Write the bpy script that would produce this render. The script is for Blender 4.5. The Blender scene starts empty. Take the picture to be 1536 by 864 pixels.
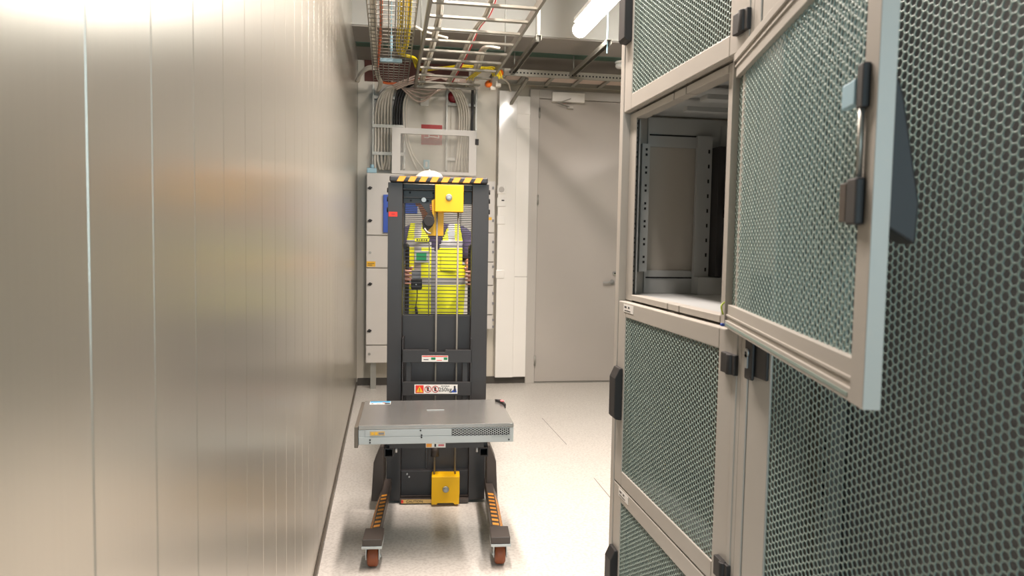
import bpy, bmesh, math, random
import numpy as np
from mathutils import Vector, Matrix
random.seed(7)
SC = bpy.context.scene
COL = SC.collection

# ------------------------------------------------------------------ camera
FPX, YAW, PITCH, ROLL = 1106.68, 0.167184583, 0.0639748, 0.017607852
def cam_axes():
    cy, sy, cp, sp, cr, sr = (math.cos(YAW), math.sin(YAW), math.cos(PITCH), math.sin(PITCH), math.cos(ROLL), math.sin(ROLL))
    f = np.array([sy, cy, 0.0]); r = np.array([cy, -sy, 0.0]); u = np.array([0, 0, 1.0])
    f2 = cp*f - sp*u; u2 = cp*u + sp*f
    return cr*r + sr*u2, cr*u2 - sr*r, f2
AR, AU, AF = cam_axes()
EYE = np.array([0, 0, 1.5])
cam = bpy.data.cameras.new('camera'); camo = bpy.data.objects.new('camera', cam); COL.objects.link(camo)
camo.matrix_world = Matrix(((AR[0], AU[0], -AF[0], EYE[0]), (AR[1], AU[1], -AF[1], EYE[1]), (AR[2], AU[2], -AF[2], EYE[2]), (0, 0, 0, 1)))
cam.sensor_width = 36.0; cam.lens = FPX/1536*36.0; cam.clip_start = 0.05
cam.dof.use_dof = True; cam.dof.focus_distance = 3.6; cam.dof.aperture_fstop = 6.3
SC.camera = camo

def px(x, y, axis, v):
    """world point on the plane axis = v that lies along the sight line of photo pixel (x, y)"""
    d = AR*((x-768)/FPX) - AU*((y-432)/FPX) + AF
    i = 'XYZ'.index(axis); t = (v-EYE[i])/d[i]
    return Vector((EYE + t*d).tolist())

# ------------------------------------------------------------------ light
w = bpy.data.worlds.new('world'); SC.world = w; w.use_nodes = True
w.node_tree.nodes['Background'].inputs[0].default_value = (0.9, 0.95, 1, 1)
w.node_tree.nodes['Background'].inputs[1].default_value = 0.05
WARM = (1.0, 0.875, 0.80)
COOL = (0.62, 0.87, 1.0)
def area(name, loc, size, power, col, rot=(0, 0, 0)):
    l = bpy.data.lights.new(name, 'AREA'); l.shape = 'RECTANGLE'; l.size, l.size_y = size; l.energy = power; l.color = col
    o = bpy.data.objects.new(name, l); COL.objects.link(o); o.location = loc; o.rotation_euler = rot
    return o
LAMP_EMIT = 58.0
area('ceiling_lamp_corridor', (0.3, 3.6, 3.6), (0.16, 1.5), 118, WARM)
area('ceiling_lamp_middle', (1.55, 3.2, 3.2), (0.14, 1.5), 60, WARM)
area('near_fill_light', (0.25, 2.2, 3.7), (0.16, 1.4), 72, WARM)  # added fill light over the corridor, brightens the racks and open door
area('ceiling_lamp_aisle_far', (4.58, -1.0, 3.2), (1.5, 0.14), 80, WARM)
area('cool_rear_light', (0.45, -2.3, 1.9), (1.3, 1.6), 60, COOL, (math.radians(90), 0, 0))  # cool light from behind the camera, kind of source unknown
SC.view_settings.view_transform = 'Standard'; SC.view_settings.look = 'None'
SC.view_settings.gamma = 1.0; SC.view_settings.use_curve_mapping = False
SC.view_settings.exposure = 0.14
SC.cycles.max_bounces = 8; SC.cycles.diffuse_bounces = 5; SC.cycles.glossy_bounces = 4; SC.cycles.transparent_max_bounces = 12
SC.cycles.caustics_reflective = False; SC.cycles.caustics_refractive = False

# ------------------------------------------------------------------ materials
def lin(c):
    return tuple((v/255/12.92 if v/255 <= 0.04045 else ((v/255+0.055)/1.055)**2.4) for v in c) + (1.0,)
def mat(name, rgb, rough=0.5, metal=0.0, var=0.06, scale=6.0, bump=0.0, bscale=200.0, stretch=(1, 1, 1), spec=0.5, coat=0.0):
    m = bpy.data.materials.new(name); m.use_nodes = True; nt = m.node_tree; b = nt.nodes['Principled BSDF']
    b.inputs['Roughness'].default_value = rough; b.inputs['Metallic'].default_value = metal
    b.inputs['Specular IOR Level'].default_value = spec
    b.inputs['Coat Weight'].default_value = coat; b.inputs['Coat Roughness'].default_value = 0.15
    tc = nt.nodes.new('ShaderNodeTexCoord'); mp = nt.nodes.new('ShaderNodeMapping'); mp.inputs['Scale'].default_value = stretch
    nt.links.new(tc.outputs['Object'], mp.inputs[0])
    n = nt.nodes.new('ShaderNodeTexNoise'); n.inputs['Scale'].default_value = scale; n.inputs['Detail'].default_value = 4
    nt.links.new(mp.outputs[0], n.inputs[0])
    mx = nt.nodes.new('ShaderNodeMix'); mx.data_type = 'RGBA'
    c = lin(rgb)
    mx.inputs[6].default_value = tuple(v*(1-var) for v in c[:3])+(1,); mx.inputs[7].default_value = tuple(min(1, v*(1+var)) for v in c[:3])+(1,)
    nt.links.new(n.outputs[0], mx.inputs[0]); nt.links.new(mx.outputs[2], b.inputs['Base Color'])
    if bump > 0:
        n2 = nt.nodes.new('ShaderNodeTexNoise'); n2.inputs['Scale'].default_value = bscale
        nt.links.new(mp.outputs[0], n2.inputs[0])
        bp = nt.nodes.new('ShaderNodeBump'); bp.inputs['Strength'].default_value = bump; bp.inputs['Distance'].default_value = 0.002
        nt.links.new(n2.outputs[0], bp.inputs['Height']); nt.links.new(bp.outputs[0], b.inputs['Normal'])
    return m
def emit(name, rgb, s):
    m = bpy.data.materials.new(name); m.use_nodes = True; nt = m.node_tree; b = nt.nodes['Principled BSDF']
    b.inputs['Base Color'].default_value = (1, 1, 1, 1); b.inputs['Emission Color'].default_value = tuple(rgb)+(1,); b.inputs['Emission Strength'].default_value = s
    return m
def floor_mat():
    m = mat('vinyl_floor', (216, 211, 203), 0.33, var=0.05, scale=2.5, spec=0.4)
    nt = m.node_tree; b = nt.nodes['Principled BSDF']; src = b.inputs['Base Color'].links[0].from_socket
    n = nt.nodes.new('ShaderNodeTexNoise'); n.inputs['Scale'].default_value = 70; n.inputs['Detail'].default_value = 3
    tc = [q for q in nt.nodes if q.type == 'TEX_COORD'][0]; nt.links.new(tc.outputs['Object'], n.inputs[0])
    r = nt.nodes.new('ShaderNodeValToRGB'); r.color_ramp.elements[0].position = 0.38; r.color_ramp.elements[0].color = (0.84, 0.83, 0.82, 1)
    r.color_ramp.elements[1].position = 0.56; r.color_ramp.elements[1].color = (1, 1, 1, 1); nt.links.new(n.outputs[0], r.inputs[0])
    mx = nt.nodes.new('ShaderNodeMix'); mx.data_type = 'RGBA'; mx.blend_type = 'MULTIPLY'; mx.inputs[0].default_value = 1
    nt.links.new(src, mx.inputs[6]); nt.links.new(r.outputs[0], mx.inputs[7]); nt.links.new(mx.outputs[2], b.inputs['Base Color'])
    return m
def glass_mat():
    m = bpy.data.materials.new('clear_sheet'); m.use_nodes = True; nt = m.node_tree; b = nt.nodes['Principled BSDF']
    b.inputs['Base Color'].default_value = lin((225, 220, 208)); b.inputs['Roughness'].default_value = 0.25
    n = nt.nodes.new('ShaderNodeTexNoise'); n.inputs['Scale'].default_value = 3
    mr = nt.nodes.new('ShaderNodeMapRange'); mr.inputs[3].default_value = 0.12; mr.inputs[4].default_value = 0.24
    nt.links.new(n.outputs[0], mr.inputs[0]); nt.links.new(mr.outputs[0], b.inputs['Alpha'])
    return m
M = dict(
    floor=floor_mat(),
    panel=mat('cream_panel', (208, 202, 190), 0.28, 0.76, var=0.03, scale=3, bump=0.02, bscale=5, stretch=(1, 40, 0.25), spec=0.6),
    backpanel=mat('back_wall_panel', (210, 203, 188), 0.35, var=0.03, scale=2, spec=0.4),
    reflpanel=mat('reflection_panel_dark', (84, 96, 86), 0.6, var=0.04),  # dark tone for the added panel mirrored in the left wall
    white=mat('white_casing', (243, 240, 234), 0.09, var=0.02, spec=0.5),
    door=mat('door_paint', (184, 178, 171), 0.15, var=0.03, scale=3, spec=0.5),
    frame=mat('door_frame_paint', (190, 185, 178), 0.35, var=0.03),
    concrete=mat('ceiling_concrete', (158, 152, 145), 0.85, var=0.1, scale=4, bump=0.3, bscale=60),
    beam=mat('beam_paint', (190, 189, 182), 0.6, var=0.04),
    green=mat('green_joint', (70, 98, 84), 0.6, var=0.12),
    skirt=mat('skirting_dark', (72, 68, 62), 0.45, var=0.1),
    rail=mat('base_rail', (112, 104, 94), 0.4, 0.5, var=0.15),
    rack=mat('rack_paint', (182, 177, 168), 0.42, var=0.025, scale=4, spec=0.4),
    mesh=mat('perforated_steel', (142, 160, 152), 0.45, var=0.05, spec=0.4),
    rackin=mat('rack_interior', (176, 179, 178), 0.45, var=0.03),
    dark=mat('dark_plastic', (34, 32, 32), 0.6, var=0.15),
    black=mat('black_powdercoat', (50, 48, 48), 0.42, var=0.1, scale=10, bump=0.1, bscale=400),
    brownblk=mat('brown_black_steel', (68, 60, 55), 0.42, var=0.12),
    hole=mat('hole_black', (16, 16, 18), 0.8),
    chrome=mat('chrome', (176, 176, 174), 0.45, 0.7, var=0.05),
    zinc=mat('zinc_steel', (160, 159, 152), 0.45, 0.6, var=0.1, scale=8),
    chain=mat('chain_steel', (132, 129, 121), 0.6, 0.3, var=0.1),
    tray=mat('galvanised_tray', (146, 142, 131), 0.42, 0.45, var=0.1),
    galv=mat('galvanised_lid', (172, 170, 166), 0.26, 0.8, var=0.14, scale=5, bump=0.05, bscale=40),
    server=mat('server_side', (184, 190, 190), 0.4, 0.25, var=0.04),
    yellow=mat('yellow_paint', (240, 184, 8), 0.4, var=0.04, scale=5),
    orange=mat('orange_tape', (250, 166, 62), 0.4, var=0.05),
    tapeblk=mat('black_tape', (44, 44, 46), 0.4, var=0.1),
    wheel=mat('brown_tyre', (136, 72, 40), 0.5, var=0.14, scale=30),
    red=mat('red_label', (226, 56, 44), 0.5), blue=mat('blue_print', (44, 150, 200), 0.5),
    folder=mat('blue_folder', (48, 84, 178), 0.45), paper=mat('white_label', (236, 234, 228), 0.5, var=0.02),
    lgreen=mat('green_print', (30, 130, 80), 0.5), ink=mat('ink', (50, 50, 52), 0.6),
    amber=mat('amber_label', (240, 186, 50), 0.5), tan=mat('tan_label', (214, 178, 110), 0.5),
    pink=mat('pink_clip', (214, 120, 124), 0.4),
    cablew=mat('pale_cable', (222, 214, 200), 0.5, var=0.05), cablep=mat('pink_grey_cable', (208, 186, 172), 0.5, var=0.05),
    cableb=mat('black_cable', (40, 40, 42), 0.5), cabley=mat('yellow_cable', (238, 214, 30), 0.45, var=0.08),
    cableo=mat('orange_cable', (232, 112, 56), 0.45), cabler=mat('red_cable', (206, 50, 52), 0.5),
    cableg=mat('green_yellow_wire', (150, 170, 40), 0.5),
    sign=mat('red_sign', (176, 44, 40), 0.5, var=0.03), firestop=mat('firestop_brown', (88, 52, 44), 0.8, var=0.2, scale=20, bump=0.4, bscale=80),
    bell=mat('red_bell', (150, 36, 44), 0.35), orangecap=mat('orange_cap', (252, 122, 34), 0.4),
    paleblue=mat('pale_blue_plastic', (170, 206, 220), 0.45), cab=mat('cabinet_paint', (208, 203, 196), 0.4, var=0.025),
    skin=mat('skin', (226, 166, 144), 0.5, var=0.06, scale=20), hivis=mat('hi_vis_yellow', (222, 226, 34), 0.65, var=0.05, scale=12),
    reflect=mat('reflective_tape', (160, 160, 160), 0.4, 0.2, var=0.08), navy=mat('navy_cloth', (56, 48, 74), 0.8, var=0.1, scale=20),
    trouser=mat('dark_trousers', (44, 44, 54), 0.85, var=0.12), boot=mat('boot_leather', (36, 33, 31), 0.5),
    helmet=mat('white_helmet', (244, 240, 226), 0.25, var=0.02), beard=mat('hair', (84, 56, 40), 0.8),
    eye=mat('eye_white', (235, 232, 228), 0.3), lip=mat('lip', (170, 96, 86), 0.5),
    greybox=mat('grey_plastic', (132, 132, 134), 0.45), glass=glass_mat(),
    tube=emit('lamp_diffuser', (1.0, 0.97, 0.92), LAMP_EMIT), lamp=mat('lamp_housing', (232, 230, 224), 0.4),
)

# ------------------------------------------------------------------ mesh builder
def root_loc(o):
    v = Vector((0, 0, 0))
    while o is not None:
        v += o.location; o = o.parent
    return v
def link(name, me, parent=None, loc=None):
    o = bpy.data.objects.new(name, me); COL.objects.link(o)
    if parent is not None: o.parent = parent
    if loc is not None: o.location = loc
    return o
class MB:
    def __init__(s): s.bm = bmesh.new()
    def face(s, vs, mi=0, sm=False):
        try: f = s.bm.faces.new(vs)
        except ValueError: return
        f.material_index = mi; f.smooth = sm
    def box(s, x0, x1, y0, y1, z0, z1, mi=0):
        v = [s.bm.verts.new((x, y, z)) for z in (z0, z1) for y in (y0, y1) for x in (x0, x1)]
        for q in ((0, 2, 3, 1), (4, 5, 7, 6), (0, 1, 5, 4), (2, 6, 7, 3), (0, 4, 6, 2), (1, 3, 7, 5)): s.face([v[i] for i in q], mi)
        return s
    def bar(s, a, b, w, h, mi=0, up=(0, 0, 1)):
        a, b = Vector(a), Vector(b); d = (b-a).normalized(); up = Vector(up)
        if abs(d.dot(up)) > 0.99: up = Vector((0, 1, 0))
        x = d.cross(up).normalized(); u = x.cross(d)
        v = [s.bm.verts.new(p + x*sx*w/2 + u*su*h/2) for p in (a, b) for sx, su in ((-1, -1), (1, -1), (1, 1), (-1, 1))]
        for q in ((3, 2, 1, 0), (4, 5, 6, 7), (0, 1, 5, 4), (1, 2, 6, 5), (2, 3, 7, 6), (3, 0, 4, 7)): s.face([v[i] for i in q], mi)
        return s
    def cyl(s, a, b, r, n=16, mi=0, r2=None, sm=True):
        a, b = Vector(a), Vector(b); d = (b-a).normalized(); r2 = r if r2 is None else r2
        x = d.orthogonal().normalized(); y = d.cross(x)
        ra = [s.bm.verts.new(a + (x*math.cos(t)+y*math.sin(t))*r) for t in [2*math.pi*i/n for i in range(n)]]
        rb = [s.bm.verts.new(b + (x*math.cos(t)+y*math.sin(t))*r2) for t in [2*math.pi*i/n for i in range(n)]]
        for i in range(n): s.face([ra[i], ra[(i+1) % n], rb[(i+1) % n], rb[i]], mi, sm)
        s.face(ra[::-1], mi); s.face(rb, mi); return s
    def lathe(s, c, prof, axis=(0, 0, 1), n=20, mi=0):
        d = Vector(axis).normalized(); x = d.orthogonal().normalized(); y = d.cross(x); c = Vector(c); rings = []
        for r, h in prof: rings.append([s.bm.verts.new(c + d*h + (x*math.cos(2*math.pi*i/n)+y*math.sin(2*math.pi*i/n))*max(r, 1e-4)) for i in range(n)])
        for p, q in zip(rings, rings[1:]):
            for i in range(n): s.face([p[i], p[(i+1) % n], q[(i+1) % n], q[i]], mi, True)
        s.face(rings[0][::-1], mi); s.face(rings[-1], mi); return s
    def tube(s, pts, r, n=6, mi=0, res=6):
        P = [Vector(p) for p in pts]; Q = []
        E = [P[0]*2-P[1]] + P + [P[-1]*2-P[-2]]
        for i in range(1, len(E)-2):
            for k in range(res):
                t = k/res; a, b, c, d = E[i-1:i+3]
                Q.append(0.5*((2*b)+(c-a)*t+(2*a-5*b+4*c-d)*t*t+(3*b-a-3*c+d)*t**3))
        Q.append(P[-1]); rings = []; x = None
        for i, p in enumerate(Q):
            d = (Q[min(i+1, len(Q)-1)]-Q[max(i-1, 0)]).normalized()
            x = d.orthogonal().normalized() if x is None else (x-d*x.dot(d)).normalized()
            y = d.cross(x)
            rings.append([s.bm.verts.new(p+(x*math.cos(2*math.pi*k/n)+y*math.sin(2*math.pi*k/n))*r) for k in range(n)])
        for a, b in zip(rings, rings[1:]):
            for i in range(n): s.face([a[i], a[(i+1) % n], b[(i+1) % n], b[i]], mi, True)
        s.face(rings[0][::-1], mi); s.face(rings[-1], mi); return s
    def prism(s, poly, axis, a, b, mi=0):
        """poly: list of 2-D points in the two other axes, extruded along axis from a to b"""
        def p3(p, t): return {'X': (t, p[0], p[1]), 'Y': (p[0], t, p[1]), 'Z': (p[0], p[1], t)}[axis]
        A = [s.bm.verts.new(p3(p, a)) for p in poly]; B = [s.bm.verts.new(p3(p, b)) for p in poly]; n = len(poly)
        s.face(A[::-1], mi); s.face(B, mi)
        for i in range(n): s.face([A[i], A[(i+1) % n], B[(i+1) % n], B[i]], mi)
        return s
    def ell(s, c, r, mi=0, seg=16, rings=10):
        n0 = set(s.bm.faces)
        bmesh.ops.create_uvsphere(s.bm, u_segments=seg, v_segments=rings, radius=1.0, matrix=Matrix.Translation(Vector(c)) @ Matrix.Diagonal((*r, 1)))
        for f in s.bm.faces:
            if f not in n0: f.material_index = mi; f.smooth = True
        return s
    def build(s, name, mats, parent=None, world=True, bevel=0.0, seg=2):
        bm = s.bm; bmesh.ops.recalc_face_normals(bm, faces=bm.faces)
        loc = None
        if parent is None:
            xs = [v.co for v in bm.verts]
            loc = Vector(((min(p.x for p in xs)+max(p.x for p in xs))/2, (min(p.y for p in xs)+max(p.y for p in xs))/2, min(p.z for p in xs)))
            off = loc
        else: off = root_loc(parent) if world else Vector((0, 0, 0))
        if off.length > 0: bmesh.ops.translate(bm, verts=bm.verts, vec=-off)
        me = bpy.data.meshes.new(name); bm.to_mesh(me); bm.free()
        for m in (mats if isinstance(mats, (list, tuple)) else [mats]): me.materials.append(M[m])
        o = link(name, me, parent, loc)
        if bevel > 0:
            b = o.modifiers.new('bevel', 'BEVEL'); b.width = bevel; b.segments = seg; b.limit_method = 'ANGLE'; b.angle_limit = math.radians(40)
        return o
def thing(name, label, cat, loc=(0, 0, 0), rotz=0.0, group=None):
    o = bpy.data.objects.new(name, None); COL.objects.link(o); o.location = loc; o.rotation_euler = (0, 0, rotz)
    o.empty_display_size = 0.1
    o['label'] = label; o['category'] = cat
    if group: o['group'] = group
    return o
def tag(o, label, cat, group=None):
    o['label'] = label; o['category'] = cat
    if group: o['group'] = group
    return o
def struct(o, label=None, cat=None):
    o['kind'] = 'structure'
    if label: o['label'] = label
    if cat: o['category'] = cat
    return o
def text(name, s, size, m, parent, loc, rot, ext=0.0006):
    c = bpy.data.curves.new(name, 'FONT'); c.body = s; c.size = size; c.extrude = ext; c.align_x = 'CENTER'; c.align_y = 'CENTER'
    t = bpy.data.objects.new(name, c); COL.objects.link(t); bpy.context.view_layer.update()
    me = bpy.data.meshes.new_from_object(t.evaluated_get(bpy.context.evaluated_depsgraph_get())); bpy.data.objects.remove(t); bpy.data.curves.remove(c)
    me.materials.clear(); me.materials.append(M[m])
    o = link(name, me, parent, loc); o.rotation_euler = rot; o['kind'] = 'stuff'
    return o
def hex_sheet(name, w, h, pitch, ratio, t, m, parent, loc, rot=None):
    """perforated sheet w (local x) by h (local z), thickness along local y, real hexagonal holes"""
    du = pitch*math.sqrt(3)/2; nc = int(w/du)+1; nr = int(h/pitch)+1
    cs = [(i*du-(nc-1)*du/2, j*pitch-(nr-1)*pitch/2+(pitch/2 if i % 2 else 0)) for i in range(nc) for j in range(nr)]
    C = np.array(cs); n = len(C); ang = np.arange(6)*math.pi/3; R = pitch/math.sqrt(3)
    ring = np.stack([np.cos(ang), np.sin(ang)], 1)
    V = np.zeros((n, 24, 3))
    for k, (rr, y) in enumerate(((R*1.001, -t/2), (R*ratio, -t/2), (R*ratio, t/2), (R*1.001, t/2))):
        V[:, k*6:k*6+6, 0] = C[:, None, 0]+ring[None, :, 0]*rr; V[:, k*6:k*6+6, 2] = C[:, None, 1]+ring[None, :, 1]*rr; V[:, k*6:k*6+6, 1] = y
    q = []
    for k in range(3):
        for i in range(6): q.append((k*6+i, k*6+(i+1) % 6, k*6+6+(i+1) % 6, k*6+6+i))
    F = (np.array(q)[None]+np.arange(n)[:, None, None]*24).reshape(-1, 4)
    me = bpy.data.meshes.new(name); me.vertices.add(n*24); me.vertices.foreach_set('co', V.ravel())
    me.loops.add(F.size); me.loops.foreach_set('vertex_index', F.ravel().astype(np.int32))
    me.polygons.add(len(F)); me.polygons.foreach_set('loop_start', np.arange(0, F.size, 4, dtype=np.int32)); me.update(calc_edges=True)
    me.materials.append(M[m]); o = link(name, me, parent, loc)
    if rot: o.rotation_euler = rot
    o['kind'] = 'stuff'
    return o

# ================================================================== SETTING
XL, XR, YB, YN = -0.31, 4.9, 7.62, -2.4
ZS, ZC, YS = 3.28, 3.95, 6.42
struct(MB().box(XL-0.12, XR+0.1, YN, YB+0.12, -0.06, 0).build('floor', 'floor'))
fl = bpy.data.objects['floor']
sm = MB()
for a, b in (((813, 627), (850, 667)), ((891, 717), (915, 746))):
    p, q = px(*a, 'Z', 0.0), px(*b, 'Z', 0.0); d = (q-p).normalized()
    sm.bar(p, q, 0.004, 0.0008)
sm.build('seam', 'rail', fl)
struct(MB().box(XL-0.12, XR+0.1, YN, YB+0.12, ZC, ZC+0.1).build('ceiling', 'concrete'))
struct(MB().box(XL-0.12, XR, YS, YB, ZS, ZC).build('trim_1', ['beam']))
so = struct(MB().box(XL, XR, YS+0.01, YB-0.001, ZS-0.012, ZS-0.001).build('trim_2', 'concrete'))
ya, yb = px(760, 80, 'Z', ZS)[1], px(760, 74, 'Z', ZS)[1]
MB().box(XL+0.01, XR-0.3, min(ya, yb), max(ya, yb), ZS-0.018, ZS-0.0125).build('joint_strip', 'green', so)
# left wall of narrow sandwich panels
wl = struct(MB().box(XL-0.12, XL-0.012, YN, YB, 0, ZC).build('wall_left', 'panel'))
joints = [px(x, 432, 'X', XL)[1] for x in (135, 230, 293, 337)]
step = (joints[3]-joints[0])/3
y = joints[0]
while y-step > YN: y -= step
pm = None
while y < YB-0.02:
    y1 = min(y+step, YB)
    if pm is None or abs(y1-y-step) > 1e-4:
        o = MB().box(XL-0.012, XL, 0.001, y1-y-0.001, 0.035, ZC-0.002).build('panel', 'panel', wl, world=False, bevel=0.0015)
        o.location = (-wl.location.x, y-wl.location.y, 0)
        if pm is None: pm = o
    else:
        o = pm.copy(); COL.objects.link(o); o.location = (-wl.location.x, y-wl.location.y, 0)
    y = y1
bl = MB().box(XL, XL+0.012, YN, YB, 0.0, 0.034)
o = struct(bl.build('baseboard_left', 'rail', bevel=0.002))
sc = MB()
for yy in (2.2, 2.9, 3.6, 4.3, 5.0, 5.7, 6.4): sc.cyl((XL+0.011, yy, 0.02), (XL+0.015, yy, 0.02), 0.006, 8)
sc.build('screw', 'chrome', o)['kind'] = 'stuff'
# back wall
wb = struct(MB().box(XL-0.12, XR, YB, YB+0.12, 0, ZC).build('wall_back', 'backpanel'))
def bwx(x, y=400): return px(x, y, 'Y', YB)[0]
for a, b in ((XL, 0.15), (0.15, 0.62), (0.62, bwx(742))):
    MB().box(a+0.002, b-0.002, YB-0.012, YB, 0.06, ZS-0.02).build('panel', 'backpanel', wb, bevel=0.002)
bb = struct(MB().box(XL+0.013, bwx(797, 575), YB-0.026, YB-0.013, 0, 0.075).build('baseboard_back', 'skirt'))
struct(MB().box(XR, XR+0.1, YN, YB, 0, ZC).build('wall_right', 'backpanel'))
struct(MB().box(XL-0.12, XR, YN-0.1, YN, 0, ZC).build('wall_rear', 'backpanel'))
struct(MB().box(2.74, 2.84, 2.75, YB-0.013, 0, 2.45).build('dark_reflection_panel', 'reflpanel'))  # added out-of-view partition, only there to darken the left wall's reflection
# white casings beside the door
xc0, xc1, xc2, xc3 = bwx(743), bwx(769.5), bwx(789), bwx(803)
t1 = struct(MB().box(xc0, xc1, YB-0.1, YB-0.013, 0.076, 3.02).build('trim_3', 'white', bevel=0.004))
t2 = struct(MB().box(xc1+0.003, xc2, YB-0.075, YB-0.013, 0.076, 2.98).build('trim_4', 'white', bevel=0.004))
for yy in (170, 192): 
    z = px(778, yy, 'Y', YB-0.08)[2]; MB().box(xc1+0.002, xc2+0.001, YB-0.083, YB-0.07, z-0.006, z+0.006).build('cover_joint', 'white', t2)
z = px(770, 415, 'Y', YB-0.08)[2]; MB().box(xc1+0.002, xc2+0.001, YB-0.0765, YB-0.07, z-0.0015, z+0.0015).build('cover_joint', 'rail', t2)
# door
zd = px(840, 150, 'Y', YB)[2]; xd1 = px(930, 424, 'Y', YB)[0]
d1 = struct(MB().box(xc2+0.002, xc3, YB-0.05, YB, 0, zd+0.09).box(xd1, xd1+0.1, YB-0.05, YB, 0, zd+0.09).box(xc3, xd1, YB-0.05, YB, zd, zd+0.09).build('door_1', 'frame', bevel=0.004))
lf = MB().box(xc3+0.004, xd1-0.004, YB-0.028, YB-0.001, 0.012, zd-0.004).build('door_leaf', 'door', d1, bevel=0.003)
MB().box(xc3, xd1, YB-0.045, YB, 0.0005, 0.01).build('threshold', 'zinc', d1)
hp = px(918, 423, 'Y', YB-0.03); kp = px(922, 410, 'Y', YB-0.03)
MB().cyl((hp.x, YB-0.028, hp.z), (hp.x, YB-0.04, hp.z), 0.026).cyl((hp.x, YB-0.04, hp.z), (hp.x, YB-0.075, hp.z), 0.009).tube([(hp.x+0.004, YB-0.075, hp.z), (hp.x-0.05, YB-0.078, hp.z-0.002), (hp.x-0.11, YB-0.074, hp.z-0.002)], 0.009, 8).build('door_handle', 'chrome', d1)
MB().cyl((kp.x, YB-0.028, kp.z), (kp.x, YB-0.04, kp.z), 0.024).build('lock_rosette', 'chrome', d1)
MB().cyl((kp.x, YB-0.039, kp.z), (kp.x, YB-0.0425, kp.z), 0.009).build('keyhole', 'hole', d1)
for yy in (170, 300, 540):
    z = px(800, yy, 'Y', YB)[2]; MB().cyl((xc3+0.002, YB-0.056, z-0.05), (xc3+0.002, YB-0.056, z+0.05), 0.009, 10).build('hinge', 'zinc', d1)
# inner grey recess above the door
cl = px(827, 139, 'Y', YB-0.05); cr_ = px(875, 155.5, 'Y', YB-0.05)
dc = thing('door_closer', 'grey box-shaped door closer with a folded arm at the top of the grey door', 'door closer', ((cl.x+cr_.x)/2, YB-0.05, cr_.z))
MB().box(cl.x, cr_.x, YB-0.11, YB-0.05, cr_.z, cl.z).build('housing', 'white', dc, bevel=0.006)
MB().bar((cl.x+0.19, YB-0.12, cr_.z+0.03), (cl.x+0.06, YB-0.13, cr_.z-0.02), 0.02, 0.008).bar((cl.x+0.06, YB-0.13, cr_.z-0.02), (cl.x+0.2, YB-0.065, cr_.z-0.05), 0.02, 0.008).build('arm', 'zinc', dc)
MB().box(cl.x+0.17, cl.x+0.23, YB-0.08, YB-0.029, cr_.z-0.06, cr_.z-0.035).build('arm_bracket', 'frame', dc)

# ================================================================== RACKS
FX = 0.8
def bx(p, name, m, *c, bevel=0.0, world=True): return MB().box(*c).build(name, m, p, world=world, bevel=bevel)
R1A, R1B = 1.567, 2.525
rk = thing('server_rack', 'pale grey server rack with four short mesh doors, one of them swung wide open', 'server rack', (FX+0.55, (R1A+R1B)/2, 0))
RD = FX+1.1
bx(rk, 'side_panel', 'rack', FX-0.0, RD, R1B-0.016, R1B, 0.02, 2.62)
bx(rk, 'side_panel', 'rack', FX-0.0, RD, R1A, R1A+0.016, 0.02, 2.62)
bx(rk, 'roof', 'rack', FX, RD, R1A, R1B, 2.62, 2.65, bevel=0.003)
bx(rk, 'plinth', 'skirt', FX+0.02, RD, R1A+0.01, R1B-0.01, 0, 0.02)
bx(rk, 'front_rim', 'rack', FX-0.002, FX+0.05, R1B-0.04, R1B-0.0165, 0.02, 2.62, bevel=0.002)
bx(rk, 'front_rim', 'rack', FX-0.002, FX+0.05, R1A+0.0165, R1A+0.037, 0.02, 2.62, bevel=0.002)
ZB = [0.014, 0.657, 1.300, 1.944, 2.588]
YA, YZ = 1.730, 2.417      # clear opening
for k in range(4):
    z0, z1 = ZB[k], ZB[k+1]
    # posts beside each opening
    bx(rk, 'front_post', 'rack', FX+0.024, FX+0.027, YZ, R1B-0.041, z0+0.002, z1-0.002)
    bx(rk, 'front_post', 'rack', FX+0.024, FX+0.06, R1A+0.038, YA, z0+0.002, z1-0.002)
    bx(rk, 'shelf', 'rackin', FX+0.06, RD-0.05, R1A+0.017, R1B-0.017, z0+0.003, z0+0.022)
    for (a, b) in ((z0+0.004, z0+0.023), (z1-0.024, z1-0.003)):
        for ya, yb in ((YA, 1.993), (1.997, 2.081), (2.086, YZ)):
            bx(rk, 'front_rail', 'rack', FX+0.022, FX+0.06, ya+0.001, yb-0.001, a, b, bevel=0.002)
bx(rk, 'shelf', 'rackin', FX+0.06, RD-0.05, R1A+0.017, R1B-0.017, 2.59, 2.61)
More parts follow.
